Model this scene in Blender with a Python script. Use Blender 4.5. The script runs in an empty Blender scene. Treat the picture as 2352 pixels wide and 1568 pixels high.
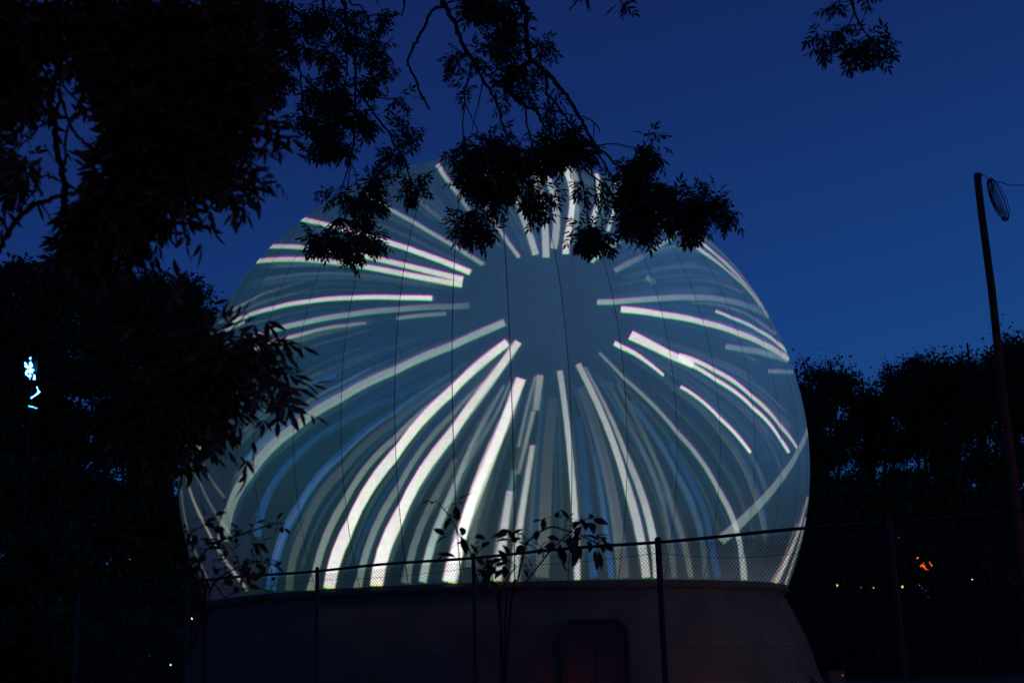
import bpy, math, random
import numpy as np
from mathutils import Vector, Matrix, Quaternion

rnd = random.Random(7)
rng = np.random.default_rng(7)
scene = bpy.context.scene
COL = scene.collection

# ------------------------------------------------------------------ camera
F = 2940.0                       # focal length in pixels of a 2352 px wide frame
PITCH, ROLL = 0.23831877, 0.02980793
EYE = Vector((0.0, 0.0, 1.6))
CA = Vector((0.99955578, 0.00703569, -0.02896115))   # camera right
CB = Vector((0.02980351, -0.23596438, 0.97130457))   # camera up
CW = Vector((0.0, 0.97173624, 0.23606924))           # camera forward
cam_d = bpy.data.cameras.new('camera')
cam = bpy.data.objects.new('camera', cam_d)
COL.objects.link(cam)
cam.matrix_world = Matrix(((CA.x, CB.x, -CW.x, EYE.x), (CA.y, CB.y, -CW.y, EYE.y), (CA.z, CB.z, -CW.z, EYE.z), (0, 0, 0, 1)))
cam_d.sensor_width = 36.0
cam_d.lens = 45.0
cam_d.clip_end = 3000.0
cam_d.dof.use_dof = True
cam_d.dof.focus_distance = 42.0
cam_d.dof.aperture_fstop = 5.0
scene.camera = cam

# ------------------------------------------------------------------ view, sky
scene.view_settings.view_transform = 'Standard'
scene.view_settings.look = 'None'
scene.view_settings.exposure = 0.0
scene.view_settings.gamma = 1.0
scene.view_settings.use_curve_mapping = False
world = bpy.data.worlds.new('World')
scene.world = world
world.use_nodes = True
wt = world.node_tree
wt.nodes.clear()
w_out = wt.nodes.new('ShaderNodeOutputWorld')
w_bg = wt.nodes.new('ShaderNodeBackground')
w_tc = wt.nodes.new('ShaderNodeTexCoord')
w_sep = wt.nodes.new('ShaderNodeSeparateXYZ')
w_add = wt.nodes.new('ShaderNodeMath'); w_add.operation = 'MULTIPLY_ADD'   # brighter towards the afterglow on the right
w_add.inputs[1].default_value = -0.16
w_ramp = wt.nodes.new('ShaderNodeValToRGB')
wt.links.new(w_tc.outputs['Generated'], w_sep.inputs[0])
wt.links.new(w_sep.outputs['X'], w_add.inputs[0])
wt.links.new(w_sep.outputs['Z'], w_add.inputs[2])
wt.links.new(w_add.outputs[0], w_ramp.inputs[0])
els = w_ramp.color_ramp.elements
els[0].position = 0.0;  els[0].color = (0.0090, 0.062, 0.225, 1)
els[1].position = 1.0;  els[1].color = (0.004, 0.008, 0.050, 1)
for p_, c_ in ((0.15, (0.0095, 0.0560, 0.222, 1)), (0.28, (0.0074, 0.0380, 0.175, 1)), (0.40, (0.0066, 0.0245, 0.128, 1)), (0.55, (0.0062, 0.0170, 0.096, 1))):
    e_ = els.new(p_); e_.color = c_
wt.links.new(w_ramp.outputs[0], w_bg.inputs[0])
w_bg.inputs[1].default_value = 1.0
wt.links.new(w_bg.outputs[0], w_out.inputs[0])

# ------------------------------------------------------------------ helpers
def ray(x, y):
    return CA * (x - 1176.0) + CB * (784.0 - y) + CW * F
def at(x, y, Y):
    d = ray(x, y)
    return EYE + d * (Y / d.y)
def at_z(x, y, z):
    d = ray(x, y)
    return EYE + d * ((z - EYE.z) / d.z)
def tag(o, label=None, cat=None, group=None, kind=None):
    if label: o['label'] = label
    if cat: o['category'] = cat
    if group: o['group'] = group
    if kind: o['kind'] = kind
    return o
def empty(name, loc=(0, 0, 0)):
    o = bpy.data.objects.new(name, None)
    o.location = loc
    o.empty_display_size = 0.2
    COL.objects.link(o)
    return o
def mesh(name, V, Fc, mat=None, smooth=False):
    me = bpy.data.meshes.new(name)
    if isinstance(V, np.ndarray):
        nv = len(V); nf = len(Fc); k = Fc.shape[1]
        me.vertices.add(nv); me.vertices.foreach_set('co', V.astype(np.float32).ravel())
        me.loops.add(nf * k); me.loops.foreach_set('vertex_index', Fc.astype(np.int32).ravel())
        me.polygons.add(nf); me.polygons.foreach_set('loop_start', np.arange(0, nf * k, k, dtype=np.int32))
        me.update(calc_edges=True)
    else:
        me.from_pydata([tuple(v) for v in V], [], Fc)
        me.update()
    if smooth:
        me.polygons.foreach_set('use_smooth', [True] * len(me.polygons))
    if mat: me.materials.append(mat)
    return me
def obj(name, me, parent=None, loc=None):
    o = bpy.data.objects.new(name, me)
    COL.objects.link(o)
    if loc is not None: o.location = loc
    if parent is not None:
        o.parent = parent
        o.matrix_parent_inverse = Matrix.Translation(parent.location).inverted()
    return o
class Buf:
    def __init__(s): s.V = []; s.F = []
    def box(s, c, sx, sy, sz, rot=None):
        b = len(s.V)
        for dx in (-.5, .5):
            for dy in (-.5, .5):
                for dz in (-.5, .5):
                    v = Vector((dx * sx, dy * sy, dz * sz))
                    if rot: v = rot @ v
                    s.V.append(Vector(c) + v)
        for f in ((0, 1, 3, 2), (4, 6, 7, 5), (0, 4, 5, 1), (2, 3, 7, 6), (0, 2, 6, 4), (1, 5, 7, 3)):
            s.F.append([b + i for i in f])
    def tube(s, pts, rad, n=6, cap=True):
        pts = [Vector(p) for p in pts]
        if not hasattr(rad, '__len__'): rad = [rad] * len(pts)
        b = len(s.V)
        prev = None
        for i, p in enumerate(pts):
            t = (pts[min(i + 1, len(pts) - 1)] - pts[max(i - 1, 0)]).normalized()
            if prev is None:
                u = t.orthogonal().normalized()
            else:
                u = (prev - t * prev.dot(t)).normalized()
            prev = u
            w = t.cross(u)
            for k in range(n):
                a = 2 * math.pi * k / n
                s.V.append(p + (u * math.cos(a) + w * math.sin(a)) * rad[i])
        for i in range(len(pts) - 1):
            for k in range(n):
                a0 = b + i * n + k; a1 = b + i * n + (k + 1) % n
                s.F.append([a0, a1, a1 + n, a0 + n])
        if cap:
            s.F.append([b + k for k in range(n)][::-1])
            s.F.append([b + (len(pts) - 1) * n + k for k in range(n)])
    def build(s, name, mat, parent=None, smooth=False):
        return obj(name, mesh(name, s.V, s.F, mat, smooth), parent)
def catmull(P, k=6):
    P = np.array(P, float)
    if len(P) < 3:
        t = np.linspace(0, 1, k + 1)[:, None]
        return P[0] * (1 - t) + P[-1] * t
    Q = np.vstack([2 * P[0] - P[1], P, 2 * P[-1] - P[-2]])
    out = []
    for i in range(1, len(Q) - 2):
        for j in range(k):
            t = j / k
            p0, p1, p2, p3 = Q[i - 1], Q[i], Q[i + 1], Q[i + 2]
            out.append(0.5 * (2 * p1 + (p2 - p0) * t + (2 * p0 - 5 * p1 + 4 * p2 - p3) * t * t + (3 * p1 - p0 - 3 * p2 + p3) * t ** 3))
    out.append(P[-1])
    return np.array(out)

def material(name, base, rough=0.7, var=0.0, vscale=5.0, base2=None, bump=0.0, bscale=40.0, metal=0.0, trans=0.0):
    m = bpy.data.materials.new(name)
    m.use_nodes = True
    nt = m.node_tree
    bs = nt.nodes['Principled BSDF']
    bs.inputs['Roughness'].default_value = rough
    bs.inputs['Metallic'].default_value = metal
    bs.inputs['Base Color'].default_value = (*base, 1)
    tc = nt.nodes.new('ShaderNodeTexCoord')
    if var > 0 or base2:
        nz = nt.nodes.new('ShaderNodeTexNoise')
        nz.inputs['Scale'].default_value = vscale
        nz.inputs['Detail'].default_value = 6
        nt.links.new(tc.outputs['Object'], nz.inputs['Vector'])
        cr = nt.nodes.new('ShaderNodeValToRGB')
        cr.color_ramp.elements[0].position = 0.3
        cr.color_ramp.elements[1].position = 0.7
        c2 = base2 if base2 else tuple(min(1, c * (1 + var)) for c in base)
        c1 = base if base2 else tuple(c * (1 - var) for c in base)
        cr.color_ramp.elements[0].color = (*c1, 1)
        cr.color_ramp.elements[1].color = (*c2, 1)
        nt.links.new(nz.outputs['Fac'], cr.inputs[0])
        nt.links.new(cr.outputs[0], bs.inputs['Base Color'])
    if bump > 0:
        n2 = nt.nodes.new('ShaderNodeTexNoise')
        n2.inputs['Scale'].default_value = bscale
        nt.links.new(tc.outputs['Object'], n2.inputs['Vector'])
        bp = nt.nodes.new('ShaderNodeBump')
        bp.inputs['Strength'].default_value = bump
        bp.inputs['Distance'].default_value = 0.02
        nt.links.new(n2.outputs['Fac'], bp.inputs['Height'])
        nt.links.new(bp.outputs[0], bs.inputs['Normal'])
    return m
def emitter(name, col, strength):
    m = bpy.data.materials.new(name)
    m.use_nodes = True
    nt = m.node_tree
    nt.nodes.clear()
    o = nt.nodes.new('ShaderNodeOutputMaterial')
    e = nt.nodes.new('ShaderNodeEmission')
    e.inputs[0].default_value = (*col, 1)
    e.inputs[1].default_value = strength
    nt.links.new(e.outputs[0], o.inputs[0])
    return m

ALB = 0.70
M = dict(
    fabric=material('white_membrane', (ALB * .97, ALB, ALB * 1.02), 0.85, 0.035, 1.6, bump=0.15, bscale=30),
    seam=material('seam_tape', (0.24, 0.25, 0.26), 0.7),
    concrete=material('painted_concrete', (0.17, 0.105, 0.068), 0.9, 0.25, 0.9, bump=0.4, bscale=12),
    rim=material('rim_concrete', (0.16, 0.10, 0.065), 0.9, 0.2, 2.0),
    door=material('door_paint', (0.09, 0.06, 0.045), 0.6, 0.2, 4.0),
    frame=material('door_frame_metal', (0.03, 0.024, 0.02), 0.5),
    metal=material('fence_steel', (0.030, 0.028, 0.026), 0.6, 0.3, 20.0),
    wire=material('fence_wire', (0.045, 0.042, 0.04), 0.6),
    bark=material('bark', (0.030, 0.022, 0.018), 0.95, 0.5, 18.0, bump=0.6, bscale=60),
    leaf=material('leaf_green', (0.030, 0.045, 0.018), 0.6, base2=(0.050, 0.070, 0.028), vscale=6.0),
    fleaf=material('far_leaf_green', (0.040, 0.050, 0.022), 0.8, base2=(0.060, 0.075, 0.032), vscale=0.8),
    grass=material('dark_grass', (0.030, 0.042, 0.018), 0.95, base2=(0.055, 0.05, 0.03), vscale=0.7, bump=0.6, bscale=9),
    pole=material('rusty_pole', (0.10, 0.045, 0.025), 0.85, 0.35, 5.0, bump=0.3, bscale=30),
    cable=material('black_cable', (0.015, 0.015, 0.015), 0.6),
    box=material('utility_box_paint', (0.03, 0.027, 0.027), 0.6, 0.1, 5.0),
    housing=material('lamp_housing', (0.012, 0.012, 0.012), 0.5),
    cyan=emitter('blue_white_light', (0.03, 0.35, 1.0), 5.0),
    white=emitter('cold_white_light', (0.7, 0.95, 1.0), 3.0),
    amber=emitter('amber_light', (1.0, 0.45, 0.10), 1.8),
    orange=emitter('orange_light', (1.0, 0.12, 0.01), 1.6),
    yellow=emitter('yellow_light', (1.0, 0.75, 0.15), 3.0),
)

# ------------------------------------------------------------------ the dome: where it stands
DC = Vector((-0.8127, 50.0, 8.831))     # centre of the ball
DR = 12.041
RIMZ = 3.677
RIMR = math.sqrt(DR ** 2 - (RIMZ - DC.z) ** 2)

# ------------------------------------------------------------------ the two projectors: what they show
# streaks of the show, as they lie on the dome (points, widths, brightness at start and end, tint)
W = (1.0, .96, .90); T = (.80, 1.0, .93); G = (.95, 1.0, .95); B = (.06, .36, 1.20)
ST = [
 ([(993,685),(897,682),(798,684),(699,694),(587,717),(535,738)], 11, 8, 1.0, .75, W),
 ([(1077,702),(960,707),(861,714),(831,719),(732,733),(633,757),(560,780)], 13, 11, .38, .72, T),
 ([(1023,720),(911,730)], 9, 9, .45, .5, T),
 ([(840,742),(732,757),(666,776),(613,790),(570,806)], 6, 9, .45, .8, G),
 ([(1158,740),(1092,770),(1026,800),(944,832),(896,852),(823,888),(750,932),(695,969),(640,1013),(592,1057),(559,1104),(534,1152),(519,1199),(512,1240)], 16, 24, .66, .50, T),
 ([(933,817),(823,868),(750,905),(668,962),(600,1022),(560,1062)], 7, 12, .15, .45, B),
 ([(770,862),(716,890)], 6, 8, .42, .4, B),
 ([(1080,860),(951,914),(856,980),(768,1060),(695,1145),(658,1214),(633,1280),(622,1353)], 14, 22, .20, .50, B),
 ([(1010,868),(880,930),(740,990),(670,1060),(610,1160),(590,1230)], 12, 18, .20, .42, B),
 ([(1050,870),(933,950),(856,1009),(779,1086),(731,1152),(695,1214),(673,1291),(665,1353)], 12, 18, .2, .34, T),
 ([(1056,872),(976,943),(915,996),(860,1053),(812,1115),(775,1181),(746,1243),(728,1298),(713,1357)], 10, 18, .45, .60, T),
 ([(1165,786),(1125,819),(1072,859),(1026,910),(971,965),(916,1028),(871,1090),(830,1152),(797,1218),(775,1276),(757,1350)], 18, 27, .98, 1.1, W),
 ([(1110,880),(1066,921),(1019,972),(971,1031),(920,1108),(880,1174),(860,1229),(834,1291),(820,1350)], 8, 18, .38, .58, T),
 ([(1190,786),(1158,828),(1118,883),(1066,961),(1008,1031),(960,1101),(924,1170),(894,1232),(880,1280),(866,1345)], 16, 30, .92, 1.15, W),
 ([(1158,885),(1118,958),(1081,1031),(1055,1082),(1037,1134),(1015,1188),(997,1243),(982,1287),(972,1335)], 6, 19, .42, .85, T),
 ([(1173,877),(1140,951),(1096,1024),(1064,1082)], 4, 4, .45, .5, T),
 ([(1044,1053),(997,1152),(960,1225),(942,1291),(931,1336)], 12, 20, .3, .5, T),
 ([(1196,870),(1169,943),(1140,1016),(1114,1079),(1088,1145),(1066,1203),(1048,1269),(1032,1335)], 21, 27, 1.0, 1.3, W),
 ([(1150,1000),(1118,1100),(1092,1200),(1076,1300)], 14, 18, .15, .4, T),
 ([(1239,863),(1229,941)], 15, 14, .62, .55, G),
 ([(1224,945),(1204,1031),(1192,1085)], 9, 7, .58, .5, G),
 ([(1228,866),(1209,939),(1191,1024)], 5, 6, .5, .5, T),
 ([(1182,1078),(1172,1128)], 9, 12, .5, .5, (.3, .8, 1.0)),
 ([(1172,1128),(1162,1188),(1151,1262),(1139,1335)], 16, 22, .72, .95, (.92, 1, .97)),
 ([(1222,1024),(1213,1079),(1206,1134),(1194,1207),(1187,1280),(1182,1335)], 10, 15, .72, .95, G),
 ([(1268,914),(1260,987),(1253,1134),(1246,1243),(1242,1325)], 22, 32, .2, .40, (.85, 1, .93)),
 ([(1286,852),(1297,932),(1310,1031),(1317,1115),(1321,1170),(1324,1243),(1326,1332)], 14, 12, .62, .95, G),
 ([(1330,960),(1336,1024),(1346,1152),(1356,1243),(1362,1325)], 14, 18, .25, .48, B),
 ([(1366,1040),(1376,1112),(1390,1207),(1405,1325)], 12, 16, .3, .52, B),
 ([(1335,890),(1354,943),(1383,1042),(1405,1134),(1420,1218),(1431,1325)], 20, 28, .22, .37, (.95, 1, .93)),
 ([(1328,837),(1354,888),(1383,958),(1409,1024),(1431,1079),(1445,1126),(1460,1188),(1471,1243),(1483,1325)], 12, 19, .68, .82, G),
 ([(1343,844),(1376,907),(1412,980),(1442,1053),(1464,1104),(1478,1156),(1493,1207),(1504,1265),(1510,1325)], 5, 20, .45, .85, G),
 ([(1400,880),(1434,951),(1471,1024),(1504,1104),(1526,1177),(1540,1243),(1548,1325)], 8, 12, .22, .36, T),
 ([(1420,880),(1460,958),(1511,1075),(1544,1159),(1562,1218),(1577,1280),(1586,1325)], 8, 13, .25, .44, T),
 ([(1450,920),(1526,1038),(1577,1134),(1606,1218),(1621,1325)], 12, 14, .25, .38, (.35, .7, 1.0)),
 ([(1540,1020),(1592,1115),(1625,1199),(1648,1325)], 12, 14, .3, .42, B),
 ([(1376,811),(1420,852),(1467,899),(1511,943),(1548,983),(1584,1027),(1617,1071),(1643,1104),(1661,1141),(1680,1185),(1691,1221),(1702,1269),(1709,1330)], 6, 13, .5, .72, (.88, 1, .97)),
 ([(1413,788),(1453,809),(1486,832),(1523,861)], 11, 6, .98, .95, W),
 ([(1564,888),(1595,908),(1632,939),(1665,971),(1694,1002),(1723,1038)], 7, 7, .95, 1.0, W),
 ([(1449,770),(1502,796),(1551,819),(1590,838)], 21, 15, .98, .98, W),
 ([(1560,816),(1632,846),(1669,866),(1709,892),(1742,921),(1775,958),(1804,994),(1830,1027)], 10, 6, .98, .78, W),
 ([(1560,824),(1614,854),(1650,874),(1687,899),(1724,929),(1760,965),(1789,1005),(1811,1038)], 9, 6, .95, .95, W),
 ([(1428,710),(1486,717),(1551,727),(1617,740),(1683,760),(1733,780),(1782,806),(1812,824)], 14, 11, .98, .70, W),
 ([(1644,715),(1683,730),(1733,753),(1776,780),(1808,808)], 6, 7, .85, .75, G),
 ([(1372,694),(1420,691),(1486,687),(1551,684),(1617,684),(1667,689),(1716,701),(1760,722)], 12, 14, .68, .3, (.85, 1, .97)),
 ([(1590,694),(1660,702),(1720,724),(1780,766)], 5, 8, .3, .38, T),
 ([(1667,796),(1716,803),(1766,813),(1808,826)], 12, 14, .5, .45, (.75, .95, 1)),
 ([(1766,852),(1822,854)], 9, 9, .5, .4, (.75, .95, 1)),
 ([(1575,532),(1617,562),(1667,605),(1716,658),(1746,697),(1764,730)], 6, 5, .88, .45, W),
 ([(1575,549),(1617,580),(1667,618),(1716,664),(1745,702)], 7, 4, .85, .5, W),
 ([(1607,540),(1667,590),(1716,650),(1752,705)], 3, 3, .35, .4, W),
 ([(1357,598),(1387,577),(1420,552)], 14, 13, .75, .6, T),
 ([(1495,575),(1538,549),(1570,526)], 9, 9, .62, .5, T),
 ([(1413,621),(1443,605),(1480,588)], 12, 12, .48, .3, T),
 ([(1486,637),(1505,650)], 12, 12, .4, .3, T),
 ([(1191,590),(1158,542),(1118,483),(1085,430),(1058,385)], 8, 7, .70, .5, G),
 ([(1095,512),(1072,475),(1051,445),(1031,417),(1004,379)], 7, 10, .4, .75, G),
 ([(1229,584),(1214,536),(1198,493),(1184,450),(1172,400)], 15, 12, .72, .6, G),
 ([(1254,590),(1252,509),(1244,460),(1230,395)], 17, 15, .70, .65, G),
 ([(1273,569),(1277,500),(1275,460),(1264,427),(1247,390),(1238,372)], 15, 14, .66, .75, G),
 ([(1299,582),(1304,540),(1309,503),(1315,443),(1310,410),(1297,385)], 14, 13, .93, .95, W),
 ([(1316,560),(1326,486),(1329,437),(1320,405),(1305,380)], 9, 10, .4, .6, T),
 ([(1357,578),(1362,506),(1371,473),(1374,435),(1370,400)], 11, 9, .85, .85, G),
 ([(1396,530),(1404,500),(1412,476),(1417,443),(1414,415)], 7, 7, .8, .8, G),
 ([(1430,520),(1450,495),(1470,460)], 14, 12, .5, .5, T),
 ([(1109,607),(1059,575),(993,536),(927,496),(881,473),(840,448)], 9, 9, .62, .62, T),
 ([(1079,625),(1010,598),(944,572),(861,548),(765,520),(732,511),(692,503)], 13, 10, .98, .80, W),
 ([(1062,641),(960,618),(861,592),(831,586),(732,573),(633,565),(615,566)], 13, 9, .95, .75, W),
 ([(1060,653),(960,635),(861,617),(798,606),(699,596),(606,597),(590,600)], 13, 10, .95, .75, W),
 ([(720,640),(613,672),(567,694),(517,722)], 4, 6, .15, .52, T),
 ([(740,655),(620,690),(560,712),(505,742)], 4, 5, .15, .40, T),
 ([(560,740),(520,758),(470,782)], 6, 7, .6, .7, G),
 ([(545,800),(500,770),(478,762)], 6, 6, .4, .5, G),
 ([(1856,985),(1846,1015),(1833,1038),(1804,1082),(1767,1130),(1731,1170),(1694,1207),(1655,1240)], 8, 24, .45, .55, T),
 ([(1855,1141),(1837,1207),(1822,1251),(1797,1306),(1780,1340)], 4, 9, .5, .85, W),
 ([(1850,1190),(1837,1243),(1819,1298),(1803,1344)], 3, 5, .5, .75, W),
 ([(1830,1200),(1804,1273),(1790,1305),(1769,1340)], 3, 5, .35, .6, W),
 ([(1846,1160),(1826,1230),(1808,1280),(1788,1340)], 3, 3, .3, .5, W),
 ([(430,975),(442,1005),(457,1024),(470,1042)], 5, 7, .5, .85, W),
 ([(414,990),(417,1038),(431,1104),(446,1152),(466,1196),(494,1251),(530,1300),(567,1353)], 4, 7, .45, .65, W),
 ([(428,1020),(439,1060),(468,1126),(504,1192),(530,1230)], 4, 6, .38, .35, G),
 ([(440,1010),(450,1031),(483,1097),(515,1141)], 4, 6, .35, .35, G),
 ([(412,1080),(424,1180),(446,1260),(478,1330)], 3, 3, .35, .4, G),
]
GUIDES = [  # the radial family, clockwise from upper left, inner end first; faint streaks are laid between neighbours
 [(1191,590),(1158,542),(1118,483),(1058,385)],
 [(1109,607),(993,536),(881,473),(840,448)],
 [(1062,641),(960,618),(831,586),(615,566)],
 [(1060,660),(940,645),(740,625),(560,650)],
 [(1020,685),(897,682),(699,694),(530,738)],
 [(1077,715),(860,735),(690,772),(560,812)],
 [(1158,740),(944,832),(695,969),(559,1104),(512,1240)],
 [(1120,800),(951,914),(768,1060),(658,1214),(622,1353)],
 [(1165,786),(1026,910),(871,1090),(775,1276),(757,1350)],
 [(1190,786),(1066,961),(924,1170),(866,1345)],
 [(1196,850),(1140,1016),(1066,1203),(1032,1335)],
 [(1239,863),(1206,1064),(1182,1335)],
 [(1286,852),(1310,1031),(1324,1243),(1326,1335)],
 [(1328,837),(1409,1024),(1460,1188),(1483,1325)],
 [(1376,811),(1511,943),(1617,1071),(1691,1221),(1709,1330)],
 [(1413,788),(1580,880),(1700,1000),(1760,1120),(1780,1250)],
 [(1449,770),(1601,846),(1742,921),(1830,1027)],
 [(1428,710),(1617,740),(1733,780),(1812,824)],
 [(1372,694),(1551,684),(1667,689),(1760,722)],
 [(1390,640),(1500,610),(1600,600),(1690,640)],
 [(1357,598),(1430,560),(1500,520),(1570,500)],
 [(1330,590),(1370,520),(1400,470),(1414,415)],
 [(1299,582),(1309,503),(1315,443),(1297,385)],
 [(1254,590),(1252,509),(1244,460),(1230,395)],
 [(1191,590),(1158,542),(1118,483),(1058,385)],
]
BASE = [(1250,720,40,62,86),(1300,600,40,62,88),(700,650,29,56,74),(1000,430,33,55,78),(1150,430,36,58,80),(1550,620,42,72,105),
 (1750,800,44,72,104),(1800,1000,42,66,96),(1750,1200,36,54,74),(1600,1100,30,54,72),(1400,1000,34,56,72),(1200,1150,30,50,60),
 (1000,1100,26,48,60),(850,1150,24,47,58),(700,1050,27,52,68),(500,1050,29,46,56),(600,900,30,56,74),(450,1200,30,38,46),
 (500,1330,32,36,42),(650,1300,27,46,60),(900,1300,22,40,50),(1250,1300,30,46,56),(1600,1300,28,42,54),(1780,1280,34,40,48),
 (850,850,30,56,84),(1050,830,36,60,84),(800,420,32,54,76),(1350,380,44,66,86)]
PW, PH = 2352, 1568
def lin(c): 
    c = np.asarray(c, float) / 255
    return np.where(c < .04045, c / 12.92, ((c + .055) / 1.055) ** 2.4)
def show_picture():
    # base tone on a coarse grid
    gy, gx = np.mgrid[0:PH:16, 0:PW:16]
    num = np.zeros(gy.shape + (3,)); den = np.zeros(gy.shape)
    for bx, by, r, g, b in BASE:
        w = 1.0 / ((gx - bx) ** 2 + (gy - by) ** 2 + 60.0 ** 2) ** 1.6
        num += w[..., None] * lin((r, g, b)); den += w
    base = (num / den[..., None])
    ys = np.arange(PH) / 16.0; xs = np.arange(PW) / 16.0
    y0 = np.clip(ys.astype(int), 0, base.shape[0] - 2); x0 = np.clip(xs.astype(int), 0, base.shape[1] - 2)
    fy = np.clip(ys - y0, 0, 1)[:, None, None]; fx = np.clip(xs - x0, 0, 1)[None, :, None]
    P = (base[y0][:, x0] * (1 - fy) * (1 - fx) + base[y0 + 1][:, x0] * fy * (1 - fx) + base[y0][:, x0 + 1] * (1 - fy) * fx + base[y0 + 1][:, x0 + 1] * fy * fx).astype(np.float32)
    OFF = (-0.6, 0.9, -1.2)         # colour convergence error of the projector, per channel
    def draw(pts, w0, w1, b0, b1, tint, soft=4.4, fade=0.0):
        if len(pts) >= 5:       # a streak is one smooth curve
            q = np.array(pts, float)
            sc = np.concatenate([[0], np.cumsum(np.hypot(*(q[1:] - q[:-1]).T))]); sc /= sc[-1]
            dg = 3 if len(pts) < 9 else 4
            wq_ = np.ones(len(q)); wq_[0] = wq_[-1] = 3
            tq = np.linspace(0, 1, 26)
            C = np.stack([np.polyval(np.polyfit(sc, q[:, k], dg, w=wq_), tq) for k in (0, 1)], 1)
        else:
            C = catmull(pts, 5)
        seg = np.hypot(*(C[1:] - C[:-1]).T); s = np.concatenate([[0], np.cumsum(seg)]); L = s[-1]
        x0 = int(max(0, C[:, 0].min() - 24)); x1 = int(min(PW, C[:, 0].max() + 24))
        y0 = int(max(0, C[:, 1].min() - 24)); y1 = int(min(PH, C[:, 1].max() + 24))
        if x1 <= x0 or y1 <= y0: return
        best = np.full((y1 - y0, x1 - x0), 1e9, np.float32); tt = np.zeros_like(best); sg = np.zeros_like(best)
        YY, XX = np.mgrid[y0:y1, x0:x1].astype(np.float32)
        for i in range(len(C) - 1):
            a, b = C[i], C[i + 1]
            xa = int(max(x0, min(a[0], b[0]) - 24)); xb = int(min(x1, max(a[0], b[0]) + 24))
            ya = int(max(y0, min(a[1], b[1]) - 24)); yb = int(min(y1, max(a[1], b[1]) + 24))
            if xb <= xa or yb <= ya: continue
            sl = (slice(ya - y0, yb - y0), slice(xa - x0, xb - x0))
            X = XX[sl]; Y = YY[sl]
            d = b - a; l2 = (d ** 2).sum() + 1e-9
            lo = -0.0 if i == 0 else None
            t = ((X - a[0]) * d[0] + (Y - a[1]) * d[1]) / l2
            tc = np.clip(t, 0, 1)
            dist = np.hypot(X - a[0] - tc * d[0], Y - a[1] - tc * d[1])
            if i == 0: dist = np.where(t < 0, dist + 50 * (-t * math.sqrt(l2) > 1.5), dist)
            if i == len(C) - 2: dist = np.where(t > 1, dist + 50 * ((t - 1) * math.sqrt(l2) > 1.5), dist)
            m = dist < best[sl]
            best[sl] = np.where(m, dist, best[sl])
            tt[sl] = np.where(m, (s[i] + tc * seg[i]) / L, tt[sl])
        wd = (w0 + (w1 - w0) * tt) * .5
        br = b0 + (b1 - b0) * tt
        if fade > 0:
            br = br * np.clip(tt / fade, 0, 1) * np.clip((1 - tt) / fade, 0, 1)
        amp = np.clip(br, 0, 2) ** 2.3 * .74
        for c in range(3):
            o = int(round(OFF[c]))
            cov = np.clip((wd - best) / soft + .5, 0, 1)
            cov = cov * cov * (3 - 2 * cov) * amp
            if o: cov = np.roll(cov, o, axis=0)
            v = P[y0:y1, x0:x1, c]
            add = cov * tint[c]
            P[y0:y1, x0:x1, c] = v * (1 - np.clip(cov, 0, .8)) + add
    tints = [T, (.8, 1, .95), B, B, (.4, .7, 1.0), (.5, .9, .9)]
    for g0, g1 in zip(GUIDES[:-1], GUIDES[1:]):
        A_ = catmull(g0, 8); B_ = catmull(g1, 8)
        ra = np.linspace(0, len(A_) - 1, 14); rb = np.linspace(0, len(B_) - 1, 14)
        A2 = np.stack([np.interp(ra, np.arange(len(A_)), A_[:, k]) for k in (0, 1)], 1)
        B2 = np.stack([np.interp(rb, np.arange(len(B_)), B_[:, k]) for k in (0, 1)], 1)
        span = np.hypot(*(A2[8] - B2[8]))
        for k in range(int(5 + span / 12)):
            q = rnd.uniform(-.05, 1.05)
            C2 = A2 * (1 - q) + B2 * q
            i0 = rnd.choice((0, 0, 1, 2, 4, 6)); i1 = rnd.choice((13, 13, 13, 11, 9))
            C2 = C2[i0:i1 + 1]
            if len(C2) < 3: continue
            wq = rnd.uniform(3, 13)
            if rnd.random() < .35:      # some of the family are darker lanes between the streaks
                draw(C2[::2], wq * .6, wq, .0, .0, T)
                continue
            draw(C2, wq * .6, wq, rnd.uniform(.12, .24), rnd.uniform(.18, .31), rnd.choice(tints), soft=3.5, fade=.12)
    for s_ in ST:
        draw(*s_)
    # scattered light in the projector's lens, and the noise of the video it plays
    k8 = P[:PH // 8 * 8, :PW // 8 * 8].reshape(PH // 8, 8, PW // 8, 8, 3).mean((1, 3))
    for _ in range(3):
        k8 = (k8 + np.roll(k8, 1, 0) + np.roll(k8, -1, 0) + np.roll(k8, 1, 1) + np.roll(k8, -1, 1)) / 5
    gl = np.repeat(np.repeat(k8, 8, 0), 8, 1)
    P[:gl.shape[0], :gl.shape[1]] = P[:gl.shape[0], :gl.shape[1]] * .95 + gl * .035
    for c in range(3):
        nz = np.zeros((PH, PW), np.float32)
        for st, am in ((2, .075), (4, .055), (9, .035)):
            a_ = rng.normal(0, am, (PH // st + 2, PW // st + 2)).astype(np.float32)
            nz += np.repeat(np.repeat(a_, st, 0), st, 1)[:PH, :PW]
        P[..., c] *= 1 + nz * (1.0 if c != 1 else .7)
    P[:] = np.maximum(P, 0)
    return P
PICT = show_picture()
AMB = np.array((0.005, 0.010, 0.046))      # what the dusk sky alone gives the membrane
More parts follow.
